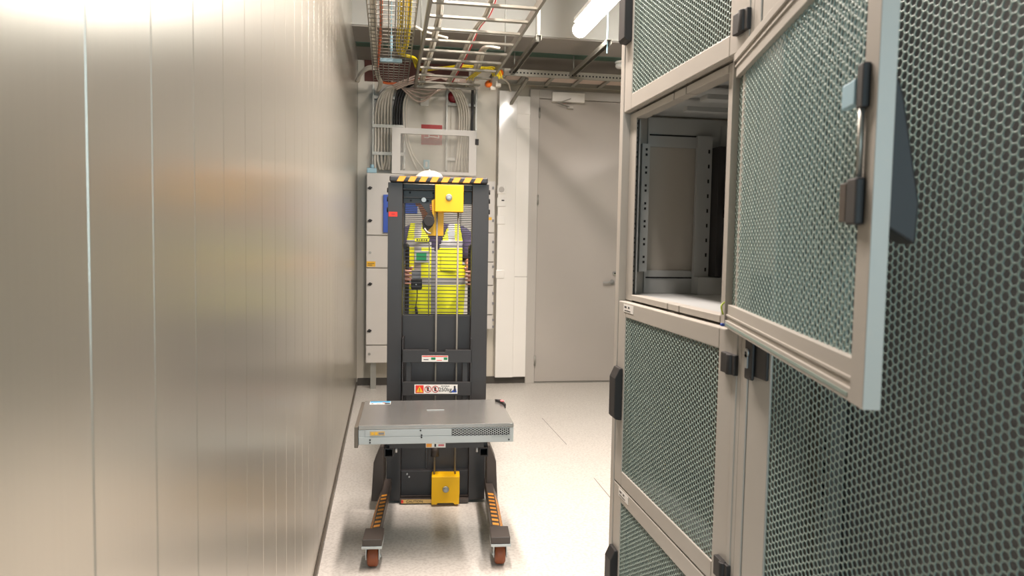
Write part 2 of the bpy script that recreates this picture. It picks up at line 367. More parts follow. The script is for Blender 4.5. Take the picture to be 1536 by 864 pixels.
# 19 inch rails with paired holes, in each compartment; slotted depth rails on the far side panel
def hole_rail(p, x, y, z0, z1, flange):
    o = MB().box(x, x+0.003, y-0.04, y, z0, z1).box(x, x+flange, y-0.043, y-0.04, z0, z1).build('mounting_rail', 'rackin', p)
    h = MB(); z = z0+0.03; i = 0
    while z < z1-0.02:
        for dz in (0, 0.016):
            h.box(x-0.0015, x-0.0002, y-0.026, y-0.014, z+dz-0.003, z+dz+0.004)
        z += 0.0445*1.1
    h.build('rail_hole', 'hole', o)['kind'] = 'stuff'
    return o
for k in range(4):
    hole_rail(rk, FX+0.040, YZ+0.055, ZB[k]+0.0235, ZB[k+1]-0.0245, 0.004)
    hole_rail(rk, FX+0.061, YA+0.03, ZB[k]+0.0235, ZB[k+1]-0.0245, 0.03)
    if k == 2:
        o = bx(rk, 'depth_rail', 'rackin', FX+0.066, FX+0.094, R1B-0.055, R1B-0.03, ZB[k]+0.1, ZB[k+1]-0.1)
        h = MB(); z = ZB[k]+0.13
        while z < ZB[k+1]-0.12: h.box(FX+0.078, FX+0.085, R1B-0.0562, R1B-0.0551, z, z+0.008).box(FX+0.078, FX+0.085, R1B-0.0562, R1B-0.0551, z+0.018, z+0.026); z += 0.062
        h.build('rail_hole', 'hole', o)['kind'] = 'stuff'
zo0, zo1 = ZB[2]+0.023, ZB[3]-0.005
yf = R1B-0.017
for za, zb in ((zo0, 1.404), (1.838, zo1)):
    MB().box(FX+0.095, FX+0.62, yf-0.012, yf-0.0005, za, zb).build('cross_brace', 'rackin', rk)
    zz = 1.376 if za < 1.5 else 1.876
    MB().box(FX+0.10, FX+0.32, yf-0.0135, yf-0.0121, zz, zz+0.005).build('slot', 'hole', rk)
MB().box(FX+0.272, FX+0.327, yf-0.03, yf-0.0125, zo0, zo1-0.06).build('rear_post', 'rackin', rk)
MB().box(FX+0.272, FX+0.36, yf-0.07, yf-0.0305, zo0, zo0+0.06).build('post_foot', 'rackin', rk)
sl = MB()
for i in range(9): sl.box(FX+0.312, FX+0.318, yf-0.0312, yf-0.0301, zo0+0.08+i*0.052, zo0+0.093+i*0.052)
sl.build('slot', 'hole', rk)['kind'] = 'stuff'
MB().box(FX+0.33, FX+0.352, yf-0.08, yf-0.0125, zo0+0.065, zo1-0.1).build('cable_duct', 'dark', rk)
MB().box(FX+0.365, FX+0.369, yf-0.085, yf-0.0125, zo0+0.30, zo1-0.02).build('divider_plate', 'rackin', rk)
MB().box(FX+0.365, FX+0.369, yf-0.085, yf-0.0125, zo0+0.05, zo0+0.27).build('divider_plate', 'rackin', rk)
MB().box(FX+0.38, FX+0.44, yf-0.12, yf-0.02, zo0+0.03, zo0+0.17).build('power_strip', 'dark', rk)
MB().box(FX+0.37, FX+0.48, yf-0.06, yf-0.0125, zo0+0.27, zo0+0.40).build('power_strip', 'dark', rk)
MB().box(FX+0.362, FX+0.376, yf-0.1, yf-0.086, zo0+0.10, zo0+0.115).build('cable_plug', 'blue', rk)
MB().tube([(FX+0.40, yf-0.1, zo0+0.42), (FX+0.375, yf-0.12, zo0+0.36), (FX+0.39, yf-0.11, zo0+0.28), (FX+0.40, yf-0.08, zo0+0.17)], 0.005).build('patch_lead', 'cableb', rk)
MB().cyl((FX+0.372, yf-0.1, zo0+0.36), (FX+0.372, yf-0.1, zo0+0.405), 0.006, 8).build('patch_plug', 'cableo', rk)
MB().tube([(FX+0.372, yf-0.1, zo0+0.36), (FX+0.39, yf-0.12, zo0+0.33), (FX+0.41, yf-0.1, zo0+0.27)], 0.004).build('patch_lead', 'cableo', rk)
MB().tube([(FX+0.37, yf-0.12, zo0+0.175), (FX+0.42, yf-0.125, zo0+0.165)], 0.004).build('patch_lead', 'cableo', rk)
MB().box(FX+0.1, FX+0.8, 2.17, 2.20, zo1-0.032, zo1-0.018).build('roof_rail', 'rackin', rk)
MB().box(FX+0.08, FX+0.8, 1.98, 2.03, zo1-0.032, zo1-0.018).build('roof_rail', 'rackin', rk)
hex_sheet('rear_sheet', 0.86, 2.5, 0.03, 0.8, 0.0015, 'mesh', rk, Vector((RD-0.01, (R1A+R1B)/2, 1.32))-root_loc(rk), (0, 0, math.pi/2))

def rack_door(parent, width, height, ml, mr, mb, mt, pitch, deep=0.022):
    """a door tray in its own frame: x across from hinge edge (0) to lock edge, y = 0 at the front face, +y into the rack"""
    m = MB()
    m.box(0, ml, 0, deep, 0, height).box(width-mr, width, 0, deep, 0, height)
    m.box(ml, width-mr, 0, deep, 0, mb).box(ml, width-mr, 0, deep, height-mt, height)
    d = m.build('door', 'rack', parent, world=False, bevel=0.003)
    hex_sheet('perforated_sheet', width-ml-mr+0.018, height-mb-mt+0.012, pitch, 0.8, 0.0016, 'mesh', d, ((ml+width-mr)/2, 0.004, (mb+height-mt)/2))
    return d
def black_handle(d, x, z, L=0.182):
    m = MB().prism([(-0.0, z-L/2), (-0.022, z-L/2+0.004), (-0.028, z-L/2+0.012), (-0.028, z+L/2-0.035), (-0.012, z+L/2), (0, z+L/2)], 'X', x-0.034, x+0.03)
    return m.build('handle', 'dark', d, world=False, bevel=0.003)
def hinge(d, x, z):
    return MB().box(x-0.032, x+0.004, -0.012, 0.004, z-0.024, z+0.024).cyl((x+0.012, -0.008, z-0.024), (x+0.012, -0.008, z+0.024), 0.011, 10).box(x+0.014, x+0.036, -0.01, 0.004, z-0.024, z+0.024).build('hinge', 'dark', d, world=False, bevel=0.002)
HY = 1.604
def place_door(z0, z1):
    W = 2.482-HY
    d = rack_door(rk, W, z1-z0-0.005, 0.076, 0.080, 0.052, 0.052, 0.0148)
    d.rotation_euler = (0, 0, -math.pi/2)     # local x -> -Y (0 = far lock edge), local y -> +X
    d.location = Vector((FX, 2.482, z0+0.0025))-root_loc(rk)
    black_handle(d, 0.036, (z1-z0)/2-0.004)
    hinge(d, W-0.012, 0.062); hinge(d, W-0.012, z1-z0-0.082)
    s = MB().box(0.058, 0.158, -0.0012, -0.0002, z1-z0-0.038, z1-z0-0.012).box(0.068, 0.09, -0.0016, -0.0011, z1-z0-0.024, z1-z0-0.018, 1).box(0.105, 0.12, -0.0016, -0.0011, z1-z0-0.024, z1-z0-0.018, 1).box(0.068, 0.13, -0.0016, -0.0011, z1-z0-0.034, z1-z0-0.031, 1)
    s.build('label', ['paper', 'ink'], d, world=False)
    return d
for k in (0, 1, 3): place_door(ZB[k], ZB[k+1])
# the open door, swung about 164 degrees
W = 0.884; H = 0.641; DEEP = 0.021
m = MB()
# tray in its own frame: x 0 = hinge, y 0 = inner lip, y DEEP = outer face
fw, bw = 0.045, 0.054
m.box(0, 0.0025, 0, DEEP, 0, H).box(W-fw, W, 0.0, DEEP, 0, H).box(0.0025, W-fw, 0.006, DEEP, 0, bw).box(0.0025, W-fw, 0.006, DEEP, H-bw, H)
m.box(0.0025, W-fw, 0.001, 0.006, 0.0, 0.017).box(0.0025, W-fw, 0.001, 0.006, H-0.017, H).box(0.0025, W-fw, 0.003, 0.006, 0.026, 0.031).box(0.0025, W-fw, 0.003, 0.006, H-0.031, H-0.026)
m.box(0.0025, 0.014, DEEP-0.002, DEEP, bw, H-bw)
od = m.build('open_door', 'rack', rk, world=False, bevel=0.0012, seg=2)
hinge_pt = Vector((FX-0.004, 1.652, ZB[2]+0.003))
ang = math.atan2(0.795-1.652, 0.566-(FX-0.004))
od.location = hinge_pt-root_loc(rk); od.rotation_euler = (0, 0, ang)
od['label'] = 'short mesh door swung wide open towards the camera'
hex_sheet('perforated_sheet', W-0.012-fw+0.01, H-2*bw+0.012, 0.0148, 0.8, 0.0016, 'mesh', od, ((0.012+W-fw)/2, DEEP-0.004, H/2))
MB().box(0.01, W-fw-0.01, 0.0002, 0.001, 0.0055, 0.0105).build('seal', 'mesh', od, world=False)
# latch gear on the inner side of the free edge, handle on the outer side
MB().box(W-0.042, W-0.022, -0.01, 0.0, 0.366, 0.42).build('latch_block', 'dark', od, world=False, bevel=0.002)
MB().box(W-0.088, W-0.042, -0.012, -0.002, 0.372, 0.404).build('latch_tongue', 'paleblue', od, world=False, bevel=0.002)
MB().cyl((W-0.034, -0.005, 0.282), (W-0.034, -0.005, 0.366), 0.004, 8).build('latch_rod', 'zinc', od, world=False)
MB().box(W-0.056, W-0.022, -0.012, 0.0, 0.224, 0.282).build('lock_box', 'dark', od, world=False, bevel=0.003)
MB().box(W-0.080, W-0.056, -0.012, -0.002, 0.228, 0.278).build('lock_cam', 'brownblk', od, world=False, bevel=0.002)
MB().prism([(DEEP, 0.222), (DEEP+0.036, 0.2), (DEEP+0.038, 0.25), (DEEP+0.014, 0.38), (DEEP, 0.42)], 'X', W-0.062, W-0.012).build('handle', 'dark', od, world=False, bevel=0.003)
MB().tube([(0.004, -0.004, 0.03), (-0.008, -0.006, 0.05), (-0.02, 0.012, 0.06), (-0.026, 0.034, 0.045), (-0.022, 0.03, 0.015), (-0.004, 0.0, 0.004)], 0.0022, 6).build('ground_wire', 'cableg', od, world=False)
MB().cyl((-0.008, -0.004, 0.004), (0.012, -0.004, 0.006), 0.004, 8).build('wire_lug', 'folder', od, world=False)

# second rack, nearer: one tall perforated door
R2B, R2A = 1.5655, 0.60
rk2 = thing('server_rack', 'nearest server rack with a single tall perforated door, at the right edge of the photo', 'server rack', (FX+0.55, (R2A+R2B)/2, 0))
bx(rk2, 'side_panel', 'rack', FX, RD, R2B-0.016, R2B, 0.02, 2.62)
bx(rk2, 'side_panel', 'rack', FX, RD, R2A, R2A+0.016, 0.02, 2.62)
bx(rk2, 'roof', 'rack', FX, RD, R2A, R2B, 2.62, 2.65, bevel=0.003)
bx(rk2, 'plinth', 'skirt', FX+0.02, RD, R2A+0.01, R2B-0.01, 0, 0.02)
bx(rk2, 'front_rim', 'rack', FX-0.002, FX+0.05, R2B-0.034, R2B-0.0165, 0.02, 2.62, bevel=0.002)
bx(rk2, 'front_rim', 'rack', FX-0.002, FX+0.05, R2A+0.0165, R2A+0.037, 0.02, 2.62, bevel=0.002)
bx(rk2, 'blanking_plate', 'greybox', FX+0.19, FX+0.20, R2A+0.02, R2B-0.02, 0.03, 2.6)
hole_rail(rk2, FX+0.14, R2B-0.1, 0.05, 2.58, 0.03); hole_rail(rk2, FX+0.14, R2A+0.14, 0.05, 2.58, 0.03)
W2 = R2B-0.036-(R2A+0.039); H2 = 2.588
d2 = rack_door(rk2, W2, H2, 0.096, 0.05, 0.06, 0.06, 0.0148)
d2.rotation_euler = (0, 0, -math.pi/2); d2.location = Vector((FX, R2B-0.036, 0.018))-root_loc(rk2)
MB().box(0.002, 0.088, -0.006, 0.002, 1.192, 1.42).box(0.004, 0.04, -0.014, -0.006, 1.184, 1.296).build('lock_plate', 'dark', d2, world=False, bevel=0.004)
MB().cyl((0.018, -0.0145, 1.243), (0.018, -0.018, 1.243), 0.010, 14).box(0.012, 0.024, -0.018, -0.0145, 1.21, 1.24).build('lock_cylinder', 'chrome', d2, world=False)
MB().cyl((0.018, -0.018, 1.243), (0.018, -0.0187, 1.243), 0.004, 10).build('keyhole', 'hole', d2, world=False)

# ================================================================== LIFT
LT = math.radians(-4.5)
lift = thing('server_lift', 'dark grey server lift with yellow chain boxes, striped legs and brown wheels', 'lift', (0.274, 4.13, 0), LT)
def lp(m, name, mt, bevel=0.0, parent=None): return m.build(name, mt, parent or lift, world=False, bevel=bevel)
for s, a, b in ((-1, -0.277, -0.197), (1, 0.189, 0.281)):
    i0, i1 = (b-0.008, b) if s < 0 else (a, a+0.008)
    o0, o1 = (a, a+0.008) if s < 0 else (b-0.008, b)
    lp(MB().box(a, b, 0, 0.01, 0.02, 1.81).box(i0, i1, 0.01, 0.13, 0.02, 1.81).box(o0, o1, 0.01, 0.13, 0.02, 1.81).box(a, b, 0.13, 0.14, 0.02, 1.81), 'mast_column', 'black', 0.002)
    kb = MB()
    for z in (1.77, 1.72, 1.66): kb.cyl(((a if s < 0 else b), 0.05, z), ((a if s < 0 else b)+s*0.009, 0.05, z), 0.014, 10)
    lp(kb, 'bolt_head', 'dark')['kind'] = 'stuff'
tb = lp(MB().box(-0.268, 0.272, -0.03, 0.12, 1.812, 1.845), 'top_bar', 'tapeblk', 0.008)
for i in range(8):
    x = -0.228+i*0.0602
    lp(MB().prism([(x, 1.8145), (x+0.036, 1.8145), (x+0.052, 1.8425), (x+0.016, 1.8425)], 'Y', -0.0315, -0.0295), 'hazard_stripe', 'orange', parent=tb)
lp(MB().box(-0.197, 0.189, 0.07, 0.08, 1.70, 1.808).box(-0.197, 0.189, 0.02, 0.07, 1.772, 1.782).box(-0.197, -0.03, 0.05, 0.07, 1.728, 1.736), 'top_cross_plate', 'black', 0.002)
bt = MB()
for x, z in ((-0.16, 1.76), (-0.155, 1.715), (-0.06, 1.715), (-0.03, 1.76), (0.14, 1.76), (0.14, 1.72)): bt.cyl((x, 0.07, z), (x, 0.066, z), 0.006, 8)
lp(bt, 'bolt_head', 'hole')['kind'] = 'stuff'
lp(MB().cyl((-0.082, 0.07, 1.72), (-0.082, 0.045, 1.72), 0.013, 12), 'bolt_head', 'chrome')
# upper chain box
yb1 = lp(MB().box(-0.018, 0.138, -0.055, 0.05, 1.652, 1.80), 'chain_box', 'yellow', 0.003)
def big_bolt(p, x, y, z):
    lp(MB().lathe((x, y, z), [(0.018, 0), (0.018, 0.006), (0.014, 0.008)], (0, -1, 0), 18), 'washer', 'zinc', parent=p)
    lp(MB().cyl((x, y-0.008, z), (x, y-0.014, z), 0.009, 6, sm=False), 'bolt_head', 'chrome', parent=p)
big_bolt(yb1, 0.058, -0.055, 1.731)
lp(MB().box(0.016, 0.11, -0.03, 0.03, 1.80, 1.809), 'box_bracket', 'dark')
lp(MB().prism([(-0.038, 1.715), (-0.012, 1.73), (0.03, 1.73), (0.03, 1.52), (-0.055, 1.52), (-0.07, 1.535), (-0.03, 1.60)], 'Y', 0.015, 0.06), 'chain_guard', 'yellow', 0.002)
wn = lp(MB().prism([(-0.066, 1.63), (-0.04, 1.66), (-0.022, 1.62), (-0.03, 1.575), (-0.06, 1.545), (-0.085, 1.555), (-0.088, 1.60)], 'Y', -0.03, 0.014).cyl((-0.05, -0.031, 1.60), (-0.05, -0.04, 1.60), 0.03, 14), 'winch', 'dark', 0.003)
lp(MB().prism([(-0.1, 1.70), (-0.05, 1.70), (-0.045, 1.66), (-0.052, 1.635), (-0.07, 1.66)], 'Y', 0.03, 0.04), 'winch_bracket', 'black')
lp(MB().tube([(-0.075, -0.034, 1.56), (-0.06, -0.04, 1.54), (-0.04, -0.036, 1.532)], 0.006, 8), 'winch_lever', 'zinc', parent=wn)
# chains / rods
for x in (-0.006, 0.111): lp(MB().cyl((x, -0.012, 0.16), (x, -0.012, 1.655), 0.0052, 8), 'lift_chain', 'chain')
lp(MB().cyl((-0.05, 0.1, 1.06), (-0.05, 0.1, 1.5), 0.003, 6), 'guide_wire', 'zinc')
# guard grid
g = None
gd = lp(MB().box(-0.197, -0.19, 0.15, 0.156, 1.065, 1.72).box(0.193, 0.2, 0.15, 0.156, 1.065, 1.72).box(-0.19, 0.193, 0.15, 0.156, 1.06, 1.068), 'guard_frame', 'black')
zs = [1.078+i*0.0214 for i in range(30)] + [1.078+(i+0.5)*0.0214 for i in range(20, 30)]
for z in zs:
    if g is None:
        g = lp(MB().box(-0.19, 0.193, 0.1515, 0.155, -0.0022, 0.0022), 'guard_bar', 'black', parent=gd); g.location.z = z
    else:
        c = g.copy(); COL.objects.link(c); c.location.z = z
# lower rear panel
lp(MB().box(-0.197, 0.189, 0.1, 0.108, 0.03, 1.066), 'rear_panel', 'black', 0.002)
lp(MB().box(-0.197, 0.189, 0.06, 0.1, 0.02, 0.17).box(-0.06, -0.045, 0.09, 0.1, 0.17, 0.5), 'base_beam', 'black', 0.003)
bt = MB()
for x, z in ((-0.162, 0.152), (-0.15, 0.135)): bt.cyl((x, 0.06, z), (x, 0.054, z), 0.005, 8)
lp(bt, 'bolt_head', 'chrome')['kind'] = 'stuff'
lp(MB().box(-0.27, 0.275, 0.0105, 0.05, 0.012, 0.03).box(-0.2, 0.19, -0.02, 0.03, 0.006, 0.03), 'base_plate', 'brownblk', 0.002)
cp_ = lp(MB().box(-0.19, -0.02, -0.022, -0.0205, 0.008, 0.0295).box(-0.19, -0.178, -0.0228, -0.0219, 0.010, 0.028, 1), 'caution_label', ['tan', 'red'])
text('caution_text', 'CAUTION', 0.021, 'ink', lift, (-0.115, -0.0226, 0.0185), (math.pi/2, 0, 0))
yb2 = lp(MB().prism([(-0.02, 0.172), (0.137, 0.172), (0.137, 0.08), (0.135, 0.012), (0.108, 0.012), (0.105, 0.02), (0.013, 0.02), (0.01, 0.012), (-0.02, 0.012)], 'Y', -0.06, 0.04), 'chain_box', 'yellow', 0.003)
big_bolt(yb2, 0.06, -0.06, 0.1)
# carriage
lp(MB().prism([(-0.192, 0.812), (0.196, 0.812), (0.196, 0.885), (0.05, 0.885), (0.045, 0.872), (-0.04, 0.872), (-0.045, 0.885), (-0.192, 0.885)], 'Y', -0.03, -0.018)
   .box(-0.192, 0.196, -0.03, -0.018, 0.626, 0.704).box(-0.192, -0.184, -0.03, 0.09, 0.55, 0.95).box(0.188, 0.196, -0.03, 0.09, 0.55, 0.95).box(-0.17, -0.14, -0.0178, 0.0, 0.55, 0.82).box(0.145, 0.175, -0.0178, 0.0, 0.55, 0.82), 'carriage', 'black', 0.002)
l1 = lp(MB().box(-0.082, 0.064, -0.0315, -0.0303, 0.818, 0.853).box(-0.08, 0.062, -0.0322, -0.0314, 0.846, 0.851, 1).box(-0.03, -0.006, -0.0322, -0.0314, 0.829, 0.842, 2).box(0.04, 0.06, -0.0322, -0.0314, 0.829, 0.842, 2).box(-0.072, -0.045, -0.0322, -0.0314, 0.828, 0.832, 3).box(0.0, 0.03, -0.0322, -0.0314, 0.825, 0.828, 1), 'direction_label', ['paper', 'red', 'lgreen', 'ink'])
l2 = MB().box(-0.121, 0.119, -0.0315, -0.0303, 0.637, 0.689).box(-0.115, -0.07, -0.0322, -0.0314, 0.641, 0.685, 1).prism([(-0.112, 0.646), (-0.073, 0.646), (-0.0925, 0.68)], 'Y', -0.033, -0.0321, 2).box(-0.094, -0.091, -0.0338, -0.0329, 0.655, 0.67, 4).box(-0.094, -0.091, -0.0338, -0.0329, 0.649, 0.652, 4)
for cx in (-0.046, -0.005):
    for i in range(20):
        a, b = 2*math.pi*i/20, 2*math.pi*(i+1)/20
        l2.bar((cx+0.018*math.cos(a), -0.032, 0.663+0.018*math.sin(a)), (cx+0.018*math.cos(b), -0.032, 0.663+0.018*math.sin(b)), 0.001, 0.0035, 3)
    l2.bar((cx-0.012, -0.0324, 0.676), (cx+0.012, -0.0324, 0.65), 0.001, 0.003, 3)
    l2.box(cx-0.006, cx+0.005, -0.0321, -0.0316, 0.652, 0.675, 4)
l2.prism([(0.08, 0.645), (0.115, 0.645), (0.108, 0.672)], 'Y', -0.0322, -0.0314, 5).box(0.098, 0.108, -0.0326, -0.032, 0.65, 0.682, 4)
for i, wv in enumerate((0.012, 0.008, 0.014, 0.007)): l2.box(0.026+sum((0.012, 0.008, 0.014, 0.007)[:i])+0.002*i, 0.026+sum((0.012, 0.008, 0.014, 0.007)[:i])+wv+0.002*i, -0.0322, -0.0314, 0.679, 0.6825, 4)
lp(l2, 'load_label', ['paper', 'red', 'amber', 'sign', 'ink', 'folder'])
text('load_text', '250kg', 0.031, 'ink', lift, (0.05, -0.0322, 0.6605), (math.pi/2, 0, 0))
rl = lp(MB().box(-0.272, -0.225, -0.0016, -0.0002, 1.622, 1.648), 'stop_label', 'red')
MB().box(-0.258, -0.238, -0.0022, -0.0015, 1.634, 1.637).build('print_line', 'ink', rl, world=False)
# forks
for x0 in (-0.222, 0.211):
    f = MB()
    for a in ((x0, x0+0.004, 0.506, 0.547), (x0+0.036, x0+0.04, 0.506, 0.547), (x0+0.004, x0+0.036, 0.506, 0.51), (x0+0.004, x0+0.036, 0.543, 0.547)):
        f.box(a[0], a[1], -0.80, -0.03, a[2], a[3])
    f.box(x0+0.004, x0+0.036, -0.7, -0.695, 0.51, 0.543)
    lp(f, 'fork', 'dark')
lp(MB().box(-0.2, 0.23, -0.80, -0.77, 0.548, 0.572).box(-0.2, 0.23, -0.40, -0.37, 0.548, 0.572).box(-0.215, -0.185, -0.77, -0.0305, 0.548, 0.572).box(0.215, 0.245, -0.77, -0.0305, 0.548, 0.572), 'fork_bridge', 'black')
bt = MB()
for x in (-0.17, 0.2): bt.cyl((x, -0.79, 0.547), (x, -0.79, 0.525), 0.006, 8)
lp(bt, 'fork_bolt', 'chrome')['kind'] = 'stuff'
lp(MB().box(-0.035, 0.055, -0.8015, -0.8003, 0.55, 0.570).box(-0.033, -0.008, -0.8022, -0.8014, 0.552, 0.568, 1).box(0.004, 0.012, -0.8022, -0.8014, 0.553, 0.567, 2).box(0.022, 0.048, -0.8022, -0.8014, 0.556, 0.565, 3), 'fork_label', ['paper', 'orange', 'ink', 'pink'])
lp(MB().cyl((-0.004, -0.02, 0.28), (-0.004, -0.02, 0.36), 0.024, 16, r2=0.018), 'chain_anchor', 'brownblk')
# legs with gussets, tape, end caps and casters
def caster(x, y, name):
    c = lp(MB().box(x-0.046, x+0.046, y-0.072, y+0.05, 0.108, 0.120).box(x-0.032, x-0.027, y-0.03, y+0.03, 0.04, 0.108).box(x+0.027, x+0.032, y-0.03, y+0.03, 0.04, 0.108).cyl((x, y, 0.098), (x, y, 0.108), 0.036, 16).cyl((x-0.036, y, 0.047), (x+0.036, y, 0.047), 0.008, 10), 'caster', 'server', 0.0015)
    lp(MB().lathe((x-0.024, y, 0.047), [(0.02, 0), (0.038, 0.0), (0.0455, 0.006), (0.047, 0.014), (0.047, 0.034), (0.0455, 0.042), (0.038, 0.048), (0.02, 0.048)], (1, 0, 0), 24), 'wheel', 'wheel', parent=c)
for s, xo, xi in ((-1, -0.308, -0.246), (1, 0.344, 0.28)):
    def X(v): return v
    xr = xo - s*0.026
    lg = lp(MB().prism([(xo, 0.085), (xr, 0.145), (xi, 0.145), (xi, 0.085)], 'Y', -0.74, 0.0), 'leg', 'brownblk', 0.002)
    for i in range(9):
        tp = MB()
        y0 = -0.70+i*0.052
        # top face stripe
        a = [(xi-s*-0.004, y0), (xr-s*0.004, y0-0.012), (xr-s*0.004, y0+0.014), (xi+s*0.004, y0+0.026)]
        tp.prism(a, 'Z', 0.1452, 0.1462)
        lp(tp, 'hazard_stripe', 'orange', parent=lg); tp = MB()
        n = Vector((s*0.06, 0, 0.026)).normalized()*0.0012
        p = [Vector((xr+s*0.002, y0-0.012, 0.1404)), Vector((xo-s*0.003, y0-0.03, 0.0919)), Vector((xo-s*0.003, y0-0.006, 0.0919)), Vector((xr+s*0.002, y0+0.014, 0.1404))]
        v = [tp.bm.verts.new(q+n) for q in p]; v2 = [tp.bm.verts.new(q-n) for q in p]
        tp.face(v); tp.face(v2[::-1])
        for k in range(4): tp.face([v[k], v2[k], v2[(k+1) % 4], v[(k+1) % 4]])
        lp(tp, 'hazard_stripe', 'orange', parent=lg)
    lp(MB().prism([(s*0.2825+0.002*(s > 0), 0.36), (s*0.283+s*0.018, 0.36), (s*0.338, 0.268), (s*0.35, 0.05), (s*0.2825+0.002*(s > 0), 0.05)], 'Y', -0.1, 0.06), 'leg_gusset', 'brownblk', 0.004)
    xa, xb = (-0.312, -0.225) if s < 0 else (0.266, 0.354)
    lp(MB().box(xa, xb, -0.87, -0.735, 0.1205, 0.152), 'leg_cap', 'brownblk', 0.003)
    caster(-0.27 if s < 0 else 0.312, -0.80, 'caster')
    lp(MB().box(s*0.25-0.03, s*0.25+0.03, 0.14, 0.42, 0.112, 0.15), 'rear_leg', 'brownblk', 0.003)
    caster(s*0.25, 0.36, 'caster')
    hx = -0.19 if s < 0 else 0.193
    lp(MB().tube([(hx, 0.14, 1.0), (hx, 0.36, 1.0), (hx, 0.4, 1.04), (hx, 0.4, 1.25), (hx, 0.4, 1.42), (hx, 0.36, 1.46), (hx, 0.14, 1.46)], 0.013, 10, res=5), 'push_handle', 'dark')
pc = lp(MB().box(-0.155, -0.092, 0.165, 0.215, 1.208, 1.268), 'remote_control', 'dark', 0.006)
lp(MB().box(-0.152, -0.098, 0.17, 0.21, 1.2685, 1.318), 'remote_face', 'greybox', 0.004, parent=pc)
lp(MB().cyl((-0.125, 0.164, 1.237), (-0.125, 0.16, 1.237), 0.004, 8), 'remote_button', 'chrome', parent=pc)
lp(MB().tube([(-0.12, 0.19, 1.208), (-0.12, 0.19, 1.16), (-0.126, 0.19, 1.11), (-0.12, 0.19, 1.075)], 0.003).cyl((-0.126, 0.19, 1.105), (-0.12, 0.19, 1.045), 0.008, 8), 'remote_lead', 'dark', parent=pc)

# ================================================================== SERVER
sv = thing('rack_server', 'silver flat server chassis lying on the forks of the lift', 'server', (0.233, 3.575, 0.5725), math.radians(-1.6))
def sp(m, name, mt, bevel=0.0, parent=None): return m.build(name, mt, parent or sv, world=False, bevel=bevel)
SX, SY, SH = 0.352, 0.255, 0.0875
sp(MB().box(-SX, SX, -SY, SY, 0, 0.068), 'chassis', 'server', 0.0015)
sp(MB().box(-SX, SX, -SY-0.0015, SY, 0.0685, SH), 'lid', 'galv', 0.002)
sp(MB().box(-SX+0.002, SX-0.1, -SY-0.004, -SY-0.0005, 0.003, 0.034).box(-SX+0.03, SX-0.03, -SY-0.003, -SY-0.0005, 0.036, 0.066), 'side_rail', 'server', 0.001)
sp(MB().box(-SX-0.017, -SX-0.0005, -SY-0.01, SY, -0.012, SH-0.004), 'mounting_ear', 'rail', 0.002)
hex_sheet('vent', 0.262, 0.026, 0.0105, 0.76, 0.001, 'server', sv, (0.2, -SY-0.0046, 0.0505))
sp(MB().box(0.066, 0.334, -SY-0.0038, -SY-0.0032, 0.0345, 0.0665), 'vent_backing', 'hole')
sp(MB().box(-0.30, -0.235, -SY-0.0052, -SY-0.0041, 0.042, 0.06).cyl((-0.289, -SY-0.0053, 0.051), (-0.289, -SY-0.006, 0.051), 0.006, 12, 1).cyl((-0.273, -SY-0.0053, 0.051), (-0.273, -SY-0.006, 0.051), 0.006, 12, 1).box(-0.262, -0.238, -SY-0.0058, -SY-0.0051, 0.046, 0.056, 2), 'side_label', ['tan', 'amber', 'greybox'])
sc_ = MB()
for x, z in ((-0.3, 0.022), (-0.3, 0.01), (-0.075, 0.062), (-0.07, 0.03), (-0.07, 0.04), (0.33, 0.012)): sc_.cyl((x, -SY-0.004, z), (x, -SY-0.006, z), 0.004, 8)
sp(sc_, 'screw', 'ink')['kind'] = 'stuff'
sp(MB().box(-0.325, -0.22, 0.17, 0.235, SH+0.0002, SH+0.0012).box(-0.323, -0.222, 0.207, 0.233, SH+0.0011, SH+0.0018, 1).box(-0.25, -0.222, 0.172, 0.2, SH+0.0011, SH+0.0018, 2).box(-0.262, -0.245, 0.19, 0.206, SH+0.0011, SH+0.0018, 3).box(-0.318, -0.305, 0.18, 0.192, SH+0.0011, SH+0.0018, 2).box(-0.29, -0.27, 0.182, 0.19, SH+0.0011, SH+0.0018, 2), 'service_label', ['paper', 'blue', 'ink', 'orangecap'])
sp(MB().box(-0.04, 0.045, 0.02, 0.026, SH+0.0002, SH+0.003), 'lid_emboss', 'server', 0.001)
sp(MB().prism([(0.318, 0.21), (0.35, 0.2), (0.356, 0.16), (0.362, 0.1), (0.354, 0.07), (0.35, 0.13), (0.336, 0.17)], 'Z', SH-0.012, SH+0.012), 'latch', 'dark', 0.002)
sp(MB().box(0.34, 0.358, 0.14, 0.165, SH+0.012, SH+0.017), 'latch_tab', 'pink', 0.001)

# ================================================================== PERSON
def skin_obj(name, verts, edges, radii, root=0, sub=2):
    me = bpy.data.meshes.new(name); me.from_pydata([Vector(v) for v in verts], edges, [])
    o = link(name, me); md = o.modifiers.new('s', 'SKIN'); md.use_smooth_shade = True
    for i, r in enumerate(radii):
        sv_ = me.skin_vertices[0].data[i]; sv_.radius = (r, r) if not isinstance(r, tuple) else r
        sv_.use_root = (i == root)
    ss = o.modifiers.new('u', 'SUBSURF'); ss.levels = sub; ss.render_levels = sub
    bpy.context.view_layer.update()
    ev = o.evaluated_get(bpy.context.evaluated_depsgraph_get()); m2 = bpy.data.meshes.new_from_object(ev)
    bpy.data.objects.remove(o); bpy.data.meshes.remove(me)
    return m2
def join_meshes(name, meshes, mats, parent, mis):
    bm = bmesh.new()
    for me, mi in zip(meshes, mis):
        n0 = len(bm.faces); bm.from_mesh(me); bm.faces.ensure_lookup_table()
        for f in bm.faces[n0:]: f.smooth = True; f.material_index = mi
    me = bpy.data.meshes.new(name); bm.to_mesh(me); bm.free()
    for m in mats: me.materials.append(M[m])
    return link(name, me, parent)
